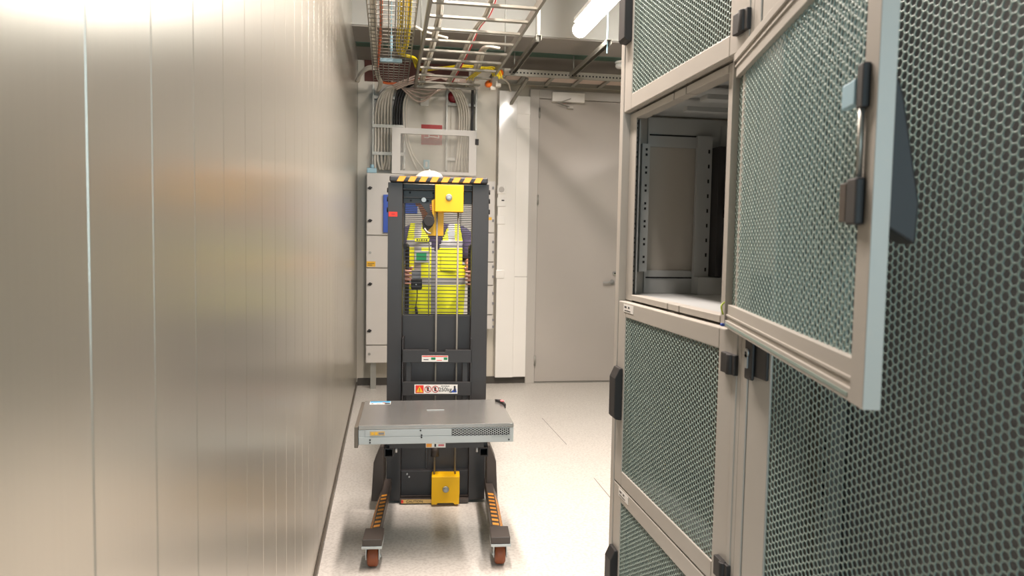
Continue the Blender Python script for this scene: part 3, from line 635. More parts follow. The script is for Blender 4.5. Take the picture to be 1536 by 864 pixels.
pl = Vector((0.274, 4.13, 0)) + Matrix.Rotation(LT, 3, 'Z') @ Vector((-0.03, 0.80, 0))
pr = thing('person', 'person in a white hard hat and yellow hi-vis vest holding the lift from behind', 'person', pl, LT)
HL, HR = Vector((-0.16, -0.40, 1.27)), Vector((0.223, -0.40, 1.27))   # handle centres inside the fists
V = []; E_ = []; R_ = []
def chain(pts, start=None):
    prev = start
    for p, r in pts:
        V.append(p); R_.append(r); i = len(V)-1
        if prev is not None: E_.append((prev, i))
        prev = i
    return prev
chain([((0, 0.02, 0.98), 0.13)])
sp_top = chain([((0, 0.02, 1.12), 0.125), ((0, 0.02, 1.28), 0.135), ((0, 0.02, 1.44), 0.145), ((-0.005, 0.015, 1.54), 0.10)], 0)
chain([((-0.02, 0.0, 1.60), 0.058), ((-0.035, -0.015, 1.66), 0.056), ((-0.04, -0.02, 1.74), 0.07)], sp_top)
chest = 3
arms = []
for s, h in ((-1, HL), (1, HR)):
    wr = h + Vector((s*0.035, 0.085, -0.005)); el = Vector((s*0.262, -0.08, 1.29)); sh = Vector((s*0.195, 0.02, 1.535))
    mid = sh.lerp(el, 0.5); fm = el.lerp(wr, 0.4)
    a = chain([((s*0.1, 0.02, 1.53), 0.075), (sh, 0.062), (mid, 0.054), (el, 0.044), (fm, 0.042), (wr, 0.029), (h+Vector((s*0.03, 0.035, 0)), (0.026, 0.04))], chest)
    arms.append((s, h, sh, el, wr))
for s in (-1, 1):
    chain([((s*0.1, 0.02, 0.92), 0.095), ((s*0.105, 0.0, 0.52), 0.062), ((s*0.11, 0.03, 0.12), 0.045), ((s*0.115, -0.02, 0.05), 0.042), ((s*0.12, -0.14, 0.035), 0.034)], 0)
body = skin_obj('b', V, E_, R_)
parts = [body]; mis = [0]
for s, h, sh, el, wr in arms:
    for k in range(4):
        dz = 0.036-k*0.024; rr = (0.0092, 0.0098, 0.0092, 0.0078)[k]; ln = (0.92, 1.0, 0.95, 0.8)[k]
        c = h + Vector((0, 0, dz))
        pts = [c+Vector((s*0.03, 0.03, 0)), c+Vector((s*0.032, -0.002, 0)), c+Vector((s*0.022, -0.024, 0)), c+Vector((-s*0.004*ln, -0.031, -0.002)), c+Vector((-s*0.024*ln, -0.018, -0.003)), c+Vector((-s*0.026*ln, 0.002, -0.003))]
        parts.append(skin_obj('f', pts, [(i, i+1) for i in range(5)], [rr*1.1, rr*1.1, rr*1.12, rr, rr, rr*0.85], 0, 1)); mis.append(0)
    c = h+Vector((0, 0, 0.035))
    pts = [c+Vector((s*0.02, 0.045, -0.02)), c+Vector((-s*0.008, 0.034, 0.0)), c+Vector((-s*0.026, 0.016, 0.016)), c+Vector((-s*0.03, -0.006, 0.022))]
    parts.append(skin_obj('t', pts, [(0, 1), (1, 2), (2, 3)], [0.016, 0.0125, 0.0112, 0.009], 0, 1)); mis.append(0)
# head: sculpted from a sphere
bm = bmesh.new(); bmesh.ops.create_uvsphere(bm, u_segments=32, v_segments=24, radius=1)
for v in bm.verts:
    x, y_, z = v.co
    X_ = x*0.078; Y_ = y_*0.1; Z_ = z*0.125
    if z < 0: X_ *= 1-0.28*z*z; Y_ = Y_*(1-0.1*z*z) - 0.012*(-z)
    if y_ < -0.2:
        f = (-y_-0.2)/0.8
        Y_ -= 0.022*f*math.exp(-((x/0.17)**2))*math.exp(-(((z+0.16)/0.16)**2))      # nose
        Y_ -= 0.008*f*math.exp(-((x/0.3)**2))*math.exp(-(((z+0.82)/0.16)**2))        # chin
        Y_ += 0.009*f*(math.exp(-(((x-0.42)/0.2)**2))+math.exp(-(((x+0.42)/0.2)**2)))*math.exp(-(((z-0.02)/0.14)**2))  # eye sockets
        Y_ -= 0.006*f*math.exp(-((x/0.25)**2))*math.exp(-(((z+0.5)/0.07)**2))         # mouth
        Y_ -= 0.006*f*math.exp(-(((z-0.2)/0.1)**2))                                   # brow
    v.co = (X_, Y_, Z_)
hd = bpy.data.meshes.new('h'); bmesh.ops.transform(bm, verts=bm.verts, matrix=Matrix.Translation((-0.04, -0.03, 1.755))); bm.to_mesh(hd); bm.free()
parts.append(hd); mis.append(0)
for s in (-1, 1):
    bm = bmesh.new(); bmesh.ops.create_uvsphere(bm, u_segments=12, v_segments=8, radius=1, matrix=Matrix.Translation((-0.04+s*0.079, -0.02, 1.745)) @ Matrix.Diagonal((0.012, 0.022, 0.032, 1)))
    e = bpy.data.meshes.new('e'); bm.to_mesh(e); bm.free(); parts.append(e); mis.append(0)
join_meshes('body', parts, ['skin'], pr, mis)
face = MB()
for s in (-1, 1): face.ell((-0.04+s*0.031, -0.112, 1.759), (0.012, 0.008, 0.008), 0, 10, 8).ell((-0.04+s*0.031, -0.119, 1.759), (0.005, 0.003, 0.005), 1, 8, 6)
face.build('eyes', ['eye', 'ink'], pr, world=False)
MB().ell((-0.04, -0.127, 1.692), (0.024, 0.007, 0.007), 0, 12, 8).build('mouth', 'lip', pr, world=False)
hr = MB().ell((-0.04, 0.01, 1.775), (0.083, 0.09, 0.108), 0, 20, 12); hr.build('hair', 'beard', pr, world=False)
hm = MB().lathe((-0.04, -0.015, 1.80), [(0.118, 0.0), (0.116, 0.03), (0.11, 0.07), (0.096, 0.105), (0.072, 0.132), (0.04, 0.147), (0.0, 0.152)], (0, 0, 1), 28)
for v in hm.bm.verts: v.co.y = (v.co.y+0.015)*1.18-0.015
hm.prism([(-0.04+0.11*math.cos(a), -0.03+0.2*math.sin(a)) for a in [math.pi+math.pi*i/12 for i in range(13)]], 'Z', 1.795, 1.803)
hm.ell((-0.04, -0.02, 1.86), (0.02, 0.135, 0.098))
hm.build('hard_hat', 'helmet', pr, world=False, bevel=0.002)
# shirt: sleeves + torso; trousers; boots
sv_ = [(0, 0.02, 1.0), (0, 0.02, 1.15), (0, 0.02, 1.3), (0, 0.02, 1.44), (-0.005, 0.015, 1.55), (-0.015, 0.005, 1.585)]
se = [(i, i+1) for i in range(5)]; sr_ = [0.14, 0.135, 0.145, 0.155, 0.108, 0.07]
for s, h, sh, el, wr in arms:
    b0 = len(sv_); sv_ += [(s*0.1, 0.02, 1.53), sh, sh.lerp(el, 0.5), sh.lerp(el, 0.74)]; sr_ += [0.092, 0.084, 0.076, 0.066]
    se += [(3, b0), (b0, b0+1), (b0+1, b0+2), (b0+2, b0+3)]
join_meshes('shirt', [skin_obj('sh', sv_, se, sr_)], ['navy'], pr, [0])
tv = [(0, 0.02, 1.02)]; te = []; tr = [0.142]
for s in (-1, 1):
    b0 = len(tv); tv += [(s*0.1, 0.02, 0.9), (s*0.105, 0.0, 0.52), (s*0.11, 0.03, 0.1)]; tr += [0.108, 0.082, 0.07]; te += [(0, b0), (b0, b0+1), (b0+1, b0+2)]
join_meshes('trousers', [skin_obj('tr', tv, te, tr)], ['trouser'], pr, [0])
for s in (-1, 1):
    MB().prism([(0.095, 0.0), (0.1, 0.09), (0.07, 0.16), (-0.02, 0.155), (-0.05, 0.1), (-0.15, 0.075), (-0.2, 0.05), (-0.205, 0.0)], 'X', s*0.115-0.05, s*0.115+0.05).build('boot', 'boot', pr, world=False, bevel=0.02, seg=3)
# vest: lofted shell with fabric zones
def vest():
    bm = bmesh.new(); N, K = 144, 96; z0, z1 = 0.86, 1.6; rows = []
    for k in range(K+1):
        z = z0+(z1-z0)*k/K
        t = (z-1.0)/0.6
        a = 0.19+0.012*math.sin(t*2.6); b = 0.168+0.01*math.sin(t*3.0)
        if z > 1.45: q = (z-1.45)/0.15; a *= 1-0.18*q*q; b *= 1-0.42*q*q
        rows.append([bm.verts.new((a*math.copysign(abs(math.sin(u))**0.75, math.sin(u)), 0.015-b*math.copysign(abs(math.cos(u))**0.8, math.cos(u)) + 0.003*math.sin(u*9+z*14), z)) for u in [2*math.pi*i/N for i in range(N)]])
    for k in range(K):
        z = z0+(z1-z0)*(k+0.5)/K
        for i in range(N):
            u = 2*math.pi*(i+0.5)/N; x = (rows[k][i].co.x+rows[k][(i+1) % N].co.x)/2; front = math.cos(u) > 0
            if front and z > 1.42 and abs(x-0.01) < (z-1.40)*0.42: continue            # V neck
            if abs(x) > 0.178-max(0, z-1.5)*0.2 and z > 1.33: continue                        # arm holes
            mi = 0
            if 0.085 < abs(x) < 0.128 and z > 1.26 + (0.2 if x > 0 else 0): mi = 1
            if 1.445 < z < 1.49 and not (x < -0.02 and z > 1.475 and False): mi = 1
            if 1.205 < z < 1.25: mi = 1
            if front and abs(x) < 0.011: mi = 2
            f = bm.faces.new((rows[k][i], rows[k][(i+1) % N], rows[k+1][(i+1) % N], rows[k+1][i])); f.material_index = mi; f.smooth = True
    for v in list(bm.verts):
        if not v.link_faces: bm.verts.remove(v)
    bmesh.ops.recalc_face_normals(bm, faces=bm.faces)
    me = bpy.data.meshes.new('vest'); bm.to_mesh(me); bm.free()
    for m_ in ('hivis', 'reflect', 'greybox'): me.materials.append(M[m_])
    o = link('vest', me, pr); sd = o.modifiers.new('t', 'SOLIDIFY'); sd.thickness = 0.006; sd.offset = 1
    return o
vs = vest()
MB().box(-0.125, -0.035, -0.172, -0.166, 1.35, 1.425).box(-0.115, -0.05, -0.1735, -0.1715, 1.36, 1.415, 1).build('badge_holder', ['reflect', 'lgreen'], vs, world=False, bevel=0.003)
MB().box(-0.125, -0.03, -0.174, -0.169, 1.484, 1.506).box(-0.115, -0.102, -0.1752, -0.1739, 1.49, 1.5, 1).box(-0.098, -0.09, -0.1752, -0.1739, 1.49, 1.5, 1).box(-0.086, -0.074, -0.1752, -0.1739, 1.49, 1.5, 1).box(-0.07, -0.06, -0.1752, -0.1739, 1.49, 1.5, 1).box(-0.056, -0.044, -0.1752, -0.1739, 1.49, 1.5, 1).build('name_tape', ['hivis', 'ink'], vs, world=False)
MB().box(0.04, 0.15, -0.174, -0.166, 1.30, 1.40).build('pocket', 'hivis', vs, world=False, bevel=0.004)

# ================================================================== BACK WALL: BOARD, FRAME, SIGNS
YF = 7.36
def bp(x, y): return px(x, y, 'Y', YF)
bd = thing('distribution_board', 'wall of grey steel distribution cabinets behind the lift, standing on a short leg', 'electrical cabinet', (bp(640, 400).x, (YF+YB)/2, 0))
YW = YB-0.013
def cabinet(xa, xb, cuts, knobs):
    for a, b in zip(cuts, cuts[1:]):
        za, zb = bp(560, b).z, bp(560, a).z
        c = bx(bd, 'cabinet_box', 'cab', xa, xb, YF+0.02, YW-0.001, za+0.001, zb-0.001)
        d = bx(c, 'cabinet_door', 'cab', xa+0.004, xb-0.004, YF, YF+0.019, za+0.005, zb-0.005, bevel=0.003)
    return
xa, xb, xm1, xm2 = bp(549, 400).x, bp(741, 400).x, bp(606, 400).x, bp(690, 400).x
cabinet(xa, xm1-0.002, [259, 353, 402, 518, 545], None)
cabinet(xm1, xm2-0.002, [262, 402, 545], None)
cabinet(xm2, xb, [266, 346, 391, 427, 472, 495], None)
kn = [(555, 282), (555, 331), (555, 426), (554, 496)]
for x, y in kn:
    p = bp(x, y); MB().cyl((p.x, YF, p.z), (p.x, YF-0.012, p.z), 0.016, 12).bar((p.x-0.022, YF-0.016, p.z-0.004), (p.x+0.022, YF-0.016, p.z+0.004), 0.01, 0.012).build('latch_knob', 'dark', bd)
for x, y in ((555, 379), (554, 531)):
    p = bp(x, y); MB().cyl((p.x, YF, p.z), (p.x, YF-0.008, p.z), 0.013, 12).build('lock', 'zinc', bd)
for yy in (282, 331, 363, 378, 400, 415, 440, 455, 480, 490):
    p = bp(740, yy); MB().box(p.x-0.012, p.x+0.006, YF-0.012, YF, p.z-0.012, p.z+0.012).build('hinge', 'greybox', bd)
p0, p1 = bp(550, 392), bp(563, 400)
MB().box(p0.x, p1.x, YF-0.0015, YF-0.0003, p1.z, p0.z).box(p0.x+0.01, p1.x-0.03, YF-0.0022, YF-0.0014, p1.z+0.012, p1.z+0.018, 1).box(p0.x+0.01, p1.x-0.01, YF-0.0022, YF-0.0014, p1.z+0.028, p1.z+0.034, 1).build('warning_label', ['amber', 'ink'], bd)
p = bp(736, 328); MB().box(p.x-0.02, p.x+0.01, YF-0.0015, YF-0.0003, p.z-0.014, p.z+0.014).build('warning_label', 'amber', bd)
zl = bp(560, 545).z
xg = bp(560, 560).x
bx(bd, 'leg', 'zinc', xg-0.03, xg+0.025, YF+0.05, YF+0.1, 0, zl)
bx(bd, 'leg', 'zinc', xb-0.12, xb-0.06, YF+0.05, YF+0.1, 0, bp(560, 495).z)
bx(bd, 'leg', 'zinc', xm1+0.1, xm1+0.15, YF+0.05, YF+0.1, 0, zl)
p0, p1 = bp(575, 292), bp(582, 349)
fo = MB().box(p0.x, p1.x+0.03, YF-0.03, YF-0.001, p1.z, p0.z).build('document_folder', 'folder', bevel=0.004)
tag(fo, 'narrow blue document folder hung on the left grey cabinet beside the lift', 'folder')
p0, p1 = px(608, 304, 'Y', YF-0.01), px(626, 320, 'Y', YF-0.01)
fo = MB().box(p0.x, p1.x, YF-0.02, YF-0.001, p1.z, p0.z).build('document_pocket', 'folder', bevel=0.003)
tag(fo, 'blue document pocket on the cabinet seen through the top of the lift grid', 'document holder')
# clear panel in a grey frame, standing on the cabinets
zt_ = max(bp(560, 259).z, bp(560, 262).z)
fy = YF+0.005
tl_, tr_ = px(588, 189, 'Y', fy), px(715, 198, 'Y', fy)
zt1 = (tl_.z+tr_.z)/2; fb = 0.075
pf = thing('clear_screen', 'grey-framed clear plastic screen standing on the cabinets in front of the wall cables', 'screen', ((tl_.x+tr_.x)/2, fy, zt_))
MB().box(tl_.x, tl_.x+0.083, fy, fy+0.03, zt_, zt1).box(tr_.x-0.075, tr_.x, fy, fy+0.03, zt_, zt1).box(tl_.x+0.083, tr_.x-0.075, fy, fy+0.03, zt1-0.055, zt1).box(tl_.x+0.083, tr_.x-0.075, fy, fy+0.03, zt_, zt_+0.03).build('screen_frame', 'cab', pf)
MB().box(tl_.x+0.083, tr_.x-0.075, fy+0.012, fy+0.017, zt_+0.03, zt1-0.055).build('pane', 'glass', pf)
p = px(716, 213, 'Y', fy); MB().box(p.x-0.02, p.x+0.012, fy-0.015, fy+0.02, p.z-0.03, p.z+0.028).build('latch', 'dark', pf, bevel=0.003)
# sign
a, b = px(632, 186.5, 'Y', YW), px(663, 218, 'Y', YW)
sg = MB().box(a.x, b.x, YW-0.004, YW-0.0002, b.z, a.z)
cx, cz, S = (a.x+b.x)/2, (a.z+b.z)/2, (a.x-b.x)
def sl_(pts, w_=0.008):
    for p, q in zip(pts, pts[1:]): sg.bar((cx+p[0], YW-0.0045, cz+p[1]), (cx+q[0], YW-0.0045, cz+q[1]), 0.0012, w_, 1)
sl_([(-0.075, 0.03), (-0.075, -0.03), (-0.03, -0.03), (-0.02, 0.03), (-0.075, 0.03)]); sl_([(-0.02, 0.0), (0.02, 0.015), (0.06, 0.03), (0.075, -0.03), (0.02, -0.02), (-0.02, -0.02)])
tag(sg.build('fire_hose_sign', ['sign', 'paper']), 'square red fire hose sign on the back wall, half behind the clear screen', 'sign')
p = px(680, 146, 'Y', YW)
tag(MB().lathe((p.x, YW, p.z), [(0.02, 0), (0.06, 0.002), (0.06, 0.03), (0.045, 0.05), (0.0, 0.055)], (0, -1, 0), 20).build('alarm_bell', 'bell'), 'small round red alarm bell on the back wall behind the white cables', 'alarm bell')
a, b = px(630, 146, 'Y', YW), px(643, 160, 'Y', YW)
jb = thing('junction_box', 'small square white junction box high on the back wall above the red sign', 'junction box', ((a.x+b.x)/2, YW, b.z))
MB().box(a.x, b.x, YW-0.045, YW-0.0002, b.z, a.z).build('box', 'white', jb, bevel=0.006)
MB().box(a.x+0.005, b.x-0.005, YW-0.05, YW-0.0455, b.z+0.005, a.z-0.005).build('lid', 'white', jb, bevel=0.002)
a, b = px(635, 240, 'Y', YW), px(644, 254, 'Y', YW)
ob = thing('wall_socket', 'pale blue socket on the back wall just above the hard hat', 'socket', ((a.x+b.x)/2, YW, b.z))
MB().box(a.x, b.x, YW-0.03, YW-0.0002, b.z, a.z).build('plate', 'paleblue', ob, bevel=0.004)
MB().box(a.x+0.02, b.x-0.02, YW-0.032, YW-0.0301, b.z+0.02, a.z-0.02).build('insert', 'white', ob)
p = bp(557, 259)
gb = thing('plastic_box', 'pale blue plastic box with a knob standing on top of the leftmost cabinet', 'box', (p.x, YF+0.08, zt_))
zt0 = bp(560, 259).z
gb.location.z = zt0
MB().box(p.x-0.045, p.x+0.05, YF+0.03, YF+0.13, zt0, zt0+0.05).build('box', 'paleblue', gb, bevel=0.008)
MB().cyl((p.x+0.005, YF+0.08, zt0+0.05), (p.x+0.005, YF+0.08, zt0+0.085), 0.02, 12).build('knob', 'paleblue', gb)
# switches on the white casing
yc = YB-0.1
def plate(x, y, s, name, label, cat, inner, m2):
    p = px(x, y, 'Y', yc); t = thing(name, label, cat, (p.x, yc, p.z-s))
    MB().box(p.x-s, p.x+s, yc-0.012, yc-0.0002, p.z-s, p.z+s).build('plate', 'white', t, bevel=0.004)
    inner(p).build('insert', m2, t)
plate(752, 284.5, 0.043, 'wall_socket', 'round-holed wall socket, topmost plate on the white casing', 'socket', lambda p: MB().lathe((p.x, yc-0.0125, p.z), [(0.028, 0), (0.028, 0.003), (0.02, 0.001)], (0, -1, 0), 20), 'frame')
plate(752, 303, 0.045, 'control_switch', 'white control plate with a small dark display, below the wall socket', 'switch', lambda p: MB().box(p.x, p.x+0.028, yc-0.0145, yc-0.0122, p.z+0.01, p.z+0.022), 'ink')
plate(751.5, 330, 0.043, 'blank_plate', 'plain white cover plate under the control switch on the casing', 'switch', lambda p: MB().box(p.x-0.036, p.x+0.036, yc-0.0135, yc-0.0122, p.z-0.036, p.z+0.036), 'white')
plate(750, 411, 0.043, 'light_switch', 'lowest white rocker switch on the casing, at door handle height', 'switch', lambda p: MB().box(p.x-0.026, p.x+0.026, yc-0.016, yc-0.0122, p.z-0.026, p.z+0.026), 'white')
# firestop panel
fs = MB().box(px(547, 100, 'Y', YW)[0], 0.80, YW-0.006, YW-0.0002, 3.06, ZS-0.013).build('firestop_panel', 'firestop')
tag(fs, 'dark brown firestop panel at the top of the back wall behind the trays', 'panel')

# ================================================================== OVERHEAD
ZT = 3.0
def ladder(name, label, cat, group, x0, x1, y0, y1, z, n, hgt=0.05, perf=False):
    t = thing(name, label, cat, ((x0+x1)/2, (y0+y1)/2, z-0.03), 0, group)
    return t
lt = thing('cable_ladder', 'wide overhead cable ladder of steel rungs running to the back wall', 'cable ladder', (0.6, 6.0, ZT-0.03))
xs = (0.262, 0.925)
MB().box(xs[0]-0.022, xs[0], 3.2, 7.40, ZT-0.03, ZT+0.03).build('side_rail', 'tray', lt, bevel=0.003)
MB().box(xs[1], xs[1]+0.022, 3.2, 7.05, ZT-0.03, ZT+0.03).build('side_rail', 'tray', lt, bevel=0.003)
rg = None; yy = 3.54
while yy < 7.35:
    x1 = xs[1] if yy < 7.05 else 0.86
    r_ = MB().box(xs[0], x1, yy-0.018, yy+0.018, ZT-0.025, ZT-0.008).build('rung', 'tray', lt, bevel=0.002)
    yy += 0.3
MB().bar((xs[0], 7.39, ZT), (0.87, 7.36, ZT), 0.02, 0.04).build('end_rail', 'tray', lt)
for yy in (4.6, 6.1):
    for x in (xs[0]-0.011, xs[1]+0.011): MB().cyl((x, yy, ZT+0.03), (x, yy, ZC if yy < YS else ZS), 0.005, 6).build('hanger_rod', 'zinc', lt)
# wire mesh tray
wt = thing('wire_mesh_tray', 'wire mesh cable tray along the left wall under the ceiling', 'cable tray', (0.015, 6.0, ZT-0.02))
xw0, xw1 = -0.145, 0.178
for i in range(8):
    x = xw0+(xw1-xw0)*i/7; zb = ZT
    MB().cyl((x, 3.2, zb), (x, 7.28, zb), 0.0035, 6).build('long_wire', 'tray', wt)
for x in (xw0, xw1): MB().cyl((x, 3.2, ZT+0.06), (x, 7.28, ZT+0.06), 0.0035, 6).build('edge_wire', 'tray', wt)
cw = None; yy = 3.25
while yy < 7.29:
    if cw is None:
        cw = MB().tube([(xw0, 0, 0.06), (xw0, 0, 0.004), (xw1, 0, 0.004), (xw1, 0, 0.06)], 0.0033, 6, res=1).build('cross_wire', 'tray', wt, world=False); c = cw
    else: c = cw.copy(); COL.objects.link(c)
    c.location = (-wt.location.x, yy-wt.location.y, ZT-wt.location.z); yy += 0.1
p = px(587, 62, 'Y', 6.3)
MB().cyl((p.x, 6.35, ZT+0.004), (p.x, 6.35, ZC), 0.005, 6).cyl((p.x, 6.35, ZT+0.06), (p.x, 6.35, ZT+0.19), 0.012, 8).box(p.x-0.09, p.x+0.09, 6.33, 6.37, ZT-0.03, ZT-0.005).build('hanger', 'paleblue', wt)
# ladder along the back wall over the door
xt0, xt1 = 1.075, 3.3
za = 3.10
bt_ = thing('cable_ladder', 'narrow perforated cable ladder along the back wall above the grey door', 'cable ladder', (2.0, 7.28, za-0.03))
MB().box(xt0, xt1, 7.04, 7.06, za-0.032, za+0.032).build('side_rail', 'tray', bt_, bevel=0.002)
MB().box(xt0, xt1, 7.42, 7.44, za-0.032, za+0.032).build('side_rail', 'tray', bt_, bevel=0.002)
ho = MB(); x = xt0+0.05
while x < 2.5: ho.box(x, x+0.016, 7.0385, 7.0396, za-0.008, za+0.006); x += 0.034
ho.build('perforation', 'hole', bt_)['kind'] = 'stuff'
x = 1.28
while x < xt1: MB().box(x-0.018, x+0.018, 7.061, 7.419, za-0.028, za-0.01).build('rung', 'tray', bt_); x += 0.28
MB().box(xt0+0.05, xt1, 7.16, 7.34, za-0.008, za+0.004).build('cover_strip', 'cablep', bt_)
for a, b in (((1.31, 7.1, za-0.04), (1.22, 7.55, za-0.22)), ((2.9, 7.44, za), (2.9, YB-0.013, za)), ((1.6, 7.44, za), (1.6, YB-0.013, za))): MB().bar(a, b, 0.028, 0.022).build('wall_bracket', 'tray', bt_)
# two strut channels with threaded rods
for i, (x, lab) in enumerate(((1.158, 'steel strut channel on a hanging rod beside the wide cable ladder'), (1.73, 'steel strut channel on a hanging rod in front of the ceiling lamp end'))):
    s_ = thing('strut_channel', lab, 'strut', (x, 6.4, 3.08))
    MB().box(x-0.022, x-0.018, 5.8, 7.03, 3.08, 3.12).box(x+0.018, x+0.022, 5.8, 7.03, 3.08, 3.12).box(x-0.018, x+0.018, 5.8, 7.03, 3.116, 3.12).build('channel', 'tray', s_)
    MB().cyl((x, 5.85, 3.02 if i else 3.08), (x, 5.85, ZC), 0.006 if i else 0.018, 8).build('threaded_rod', 'paleblue' if i else 'beam', s_)
    MB().cyl((x, 6.95, 3.121), (x, 6.95, ZS-0.012), 0.006, 8).build('threaded_rod', 'zinc', s_)
# lamp
lm = thing('tube_lamp', 'bright tubular ceiling lamp hanging over the racks', 'lamp', (1.51, 5.15, 3.16))
MB().cyl((1.51, 4.4, 3.2), (1.51, 5.88, 3.2), 0.06, 20).build('diffuser', 'tube', lm)
MB().box(1.46, 1.56, 4.38, 5.9, 3.262, 3.30).cyl((1.51, 4.38, 3.2), (1.51, 4.399, 3.2), 0.063, 20).cyl((1.51, 5.881, 3.2), (1.51, 5.9, 3.2), 0.063, 20).build('housing', 'lamp', lm, bevel=0.003)
for yy in (4.7, 5.6): MB().cyl((1.51, yy, 3.30), (1.51, yy, ZC), 0.004, 6).build('suspension', 'zinc', lm)
# smoke detector
p = px(934, 92, 'Z', ZS-0.012)
sd_ = thing('smoke_detector', 'round white smoke detector on the ceiling beside the rack', 'smoke detector', (p.x, p.y, ZS-0.1))
MB().lathe((p.x, p.y, ZS-0.0122), [(0.075, 0), (0.075, 0.02), (0.07, 0.024)], (0, 0, -1), 24).build('base', 'white', sd_)
MB().lathe((p.x, p.y, ZS-0.037), [(0.06, 0), (0.072, 0.008), (0.07, 0.03), (0.05, 0.045), (0.0, 0.05)], (0, 0, -1), 24).build('head', 'white', sd_)

# vertical wall ladders
def wall_ladder(x0, x1, label, zs_):
    t = thing('wall_cable_ladder', label, 'cable ladder', ((x0+x1)/2, YW-0.03, 2.2))
    for x in (x0, x1): MB().box(x-0.009, x+0.009, YW-0.06, YW-0.0005, 2.2, 3.03).build('side_rail', 'zinc', t)
    for z in zs_: MB().box(x0+0.009, x1-0.009, YW-0.05, YW-0.03, z-0.014, z+0.014).build('rung', 'zinc', t)
    return t
za1, za2 = px(575, 190, 'Y', YW-0.05)[2], px(575, 231, 'Y', YW-0.05)[2]
xl0, xl1 = px(560, 180, 'Y', YW)[0], px(607, 180, 'Y', YW)[0]
wall_ladder(xl0, xl1, 'steel cable ladder on the back wall holding the black cables', (za1, za2, 2.9))
xr0, xr1 = px(670, 160, 'Y', YW)[0], px(713.5, 160, 'Y', YW)[0]
zr = px(690, 157, 'Y', YW-0.05)[2]
wall_ladder(xr0, xr1, 'steel cable ladder on the back wall behind the right half of the clear screen', (zr, px(690, 240, 'Y', YW)[2]))

# cables -----------------------------------------------------------
ORD = ('first', 'second', 'third', 'fourth', 'fifth', 'sixth')
def cable(pts, r, m, label, group, n=6, cat='cable', name='cable'):
    o = MB().tube(pts, r, n).build(name, m); tag(o, label, cat, group); return o
yc_ = YW-0.075
# left bundle: pale cables
for i in range(6):
    x = xl0+0.022+i*0.030; zt0_ = 2.80+0.022*i
    off = 0.012*(i % 2)
    cable([(x+0.02*random.uniform(-1, 2), yc_+0.015, 2.185), (x+random.uniform(-0.01, 0.02), yc_, 2.28), (x, yc_, 2.40), (x, yc_, 2.6), (x+0.002, yc_, zt0_-0.05), (x+0.035, yc_-off, zt0_+0.09), (x+0.12, yc_-0.04-off, 2.985+0.004*i), (0.16+0.02*i, yc_-0.1, 3.02+0.003*i), (0.30+0.02*i, 7.3, 3.022)], 0.0125, 'cablew', ORD[i]+' pale cable from the left on the left wall ladder', 'pale cables on the left wall ladder')
for i in range(4):
    x = xl0+0.205+i*0.026
    cable([(x-0.01, yc_, 2.185), (x, yc_, 2.40), (x, yc_, 2.62), (x+0.004, yc_, 2.80), (x+0.03, yc_-0.01, 2.93), (x+0.07, yc_-0.05, 3.005), (x+0.13, 7.38, 3.03)], 0.0125, 'cableb', ORD[i]+' thick black cable from the left on the left wall ladder', 'black cables on the left wall ladder')
for i in range(2):
    x = xl1-0.012+i*0.026
    cable([(x+0.14+0.05*i, yc_+0.02, 2.19), (x+0.07, yc_, 2.34), (x+0.02, yc_, 2.5), (x, yc_, 2.66), (x, yc_-0.01, 2.84), (x+0.03, yc_-0.02, 2.94), (x+0.08, yc_-0.07, 3.01)], 0.010, 'cablew', ('left', 'right')[i]+' one of two pale cables slanting down behind the clear screen', 'pale cables behind the left of the screen')
for z in (za1, za2): 
    c = MB().box(xl0-0.005, xl0+0.30, yc_-0.024, yc_-0.016, z-0.016, z+0.016).build('cable_clamp', 'zinc'); tag(c, ('upper' if z == za1 else 'lower')+' steel clamp strip across the cables on the left wall ladder', 'clamp')
# right bundle
for i in range(5):
    x = xr0+0.115+i*0.024
    cable([(x-0.03+0.012*i, yc_+0.02, 2.19), (x-0.01, yc_, 2.35), (x+0.005, yc_, 2.55), (x+0.008, yc_, 2.75), (x-0.01, yc_, 2.86), (x-0.06, yc_-0.02, 2.97), (x-0.13, 7.42, 3.025), (x-0.13, 7.2, 3.03)], 0.0105, 'cablew', ORD[i]+' pale cable from the left on the right wall ladder', 'pale cables on the right wall ladder')
xk = px(709, 170, 'Y', YW)[0]
cable([(xk-0.02, yc_+0.02, 2.2), (xk-0.016, yc_, 2.5), (xk-0.012, yc_, 2.8), (xk-0.012, yc_, 2.98), (xk-0.03, 7.42, 3.03)], 0.014, 'cableb', 'single thick black cable on the right wall ladder', None)
# pinkish loops sagging under the ladder end
for i in range(5):
    a = px(596+i*2, 140+i*3, 'Y', 7.4); b = px(628+i*4, 150-i*5.5, 'Y', 7.36); c = px(668+i*3, 132+i, 'Y', 7.3)
    cable([(a.x-0.06, 7.44+0.012*i, 3.035), (a.x+0.02, 7.42+0.012*i, 2.995-0.004*i), (b.x-0.04, 7.41+0.01*i, b.z+0.012), (b.x+0.06, 7.40+0.01*i, b.z+0.008), (c.x-0.06, 7.40+0.008*i, 2.975+0.004*i), (c.x+0.04, 7.39, 3.03)], 0.009, 'cablep', 'pinkish cable sagging below the end of the wide cable ladder', 'pinkish cables below the ladder')
for i in range(4):
    a = px(588+i*2, 124+i*2, 'Y', 7.3); b = px(640, 108+i*4, 'Y', 7.2); c = px(700+i*6, 112+i*5, 'Y', 7.2)
    cable([(a.x, 7.33, a.z-0.02), (a.x+0.12, 7.3, a.z+0.03), (b.x, 7.25, max(b.z, 3.015)), (b.x+0.2, 7.22, 3.03+0.01*i), (c.x, 7.2, 3.015+0.01*i)], 0.008, 'cablep', 'pale cable crossing the far end of the wide cable ladder', 'pale cables crossing the ladder end')
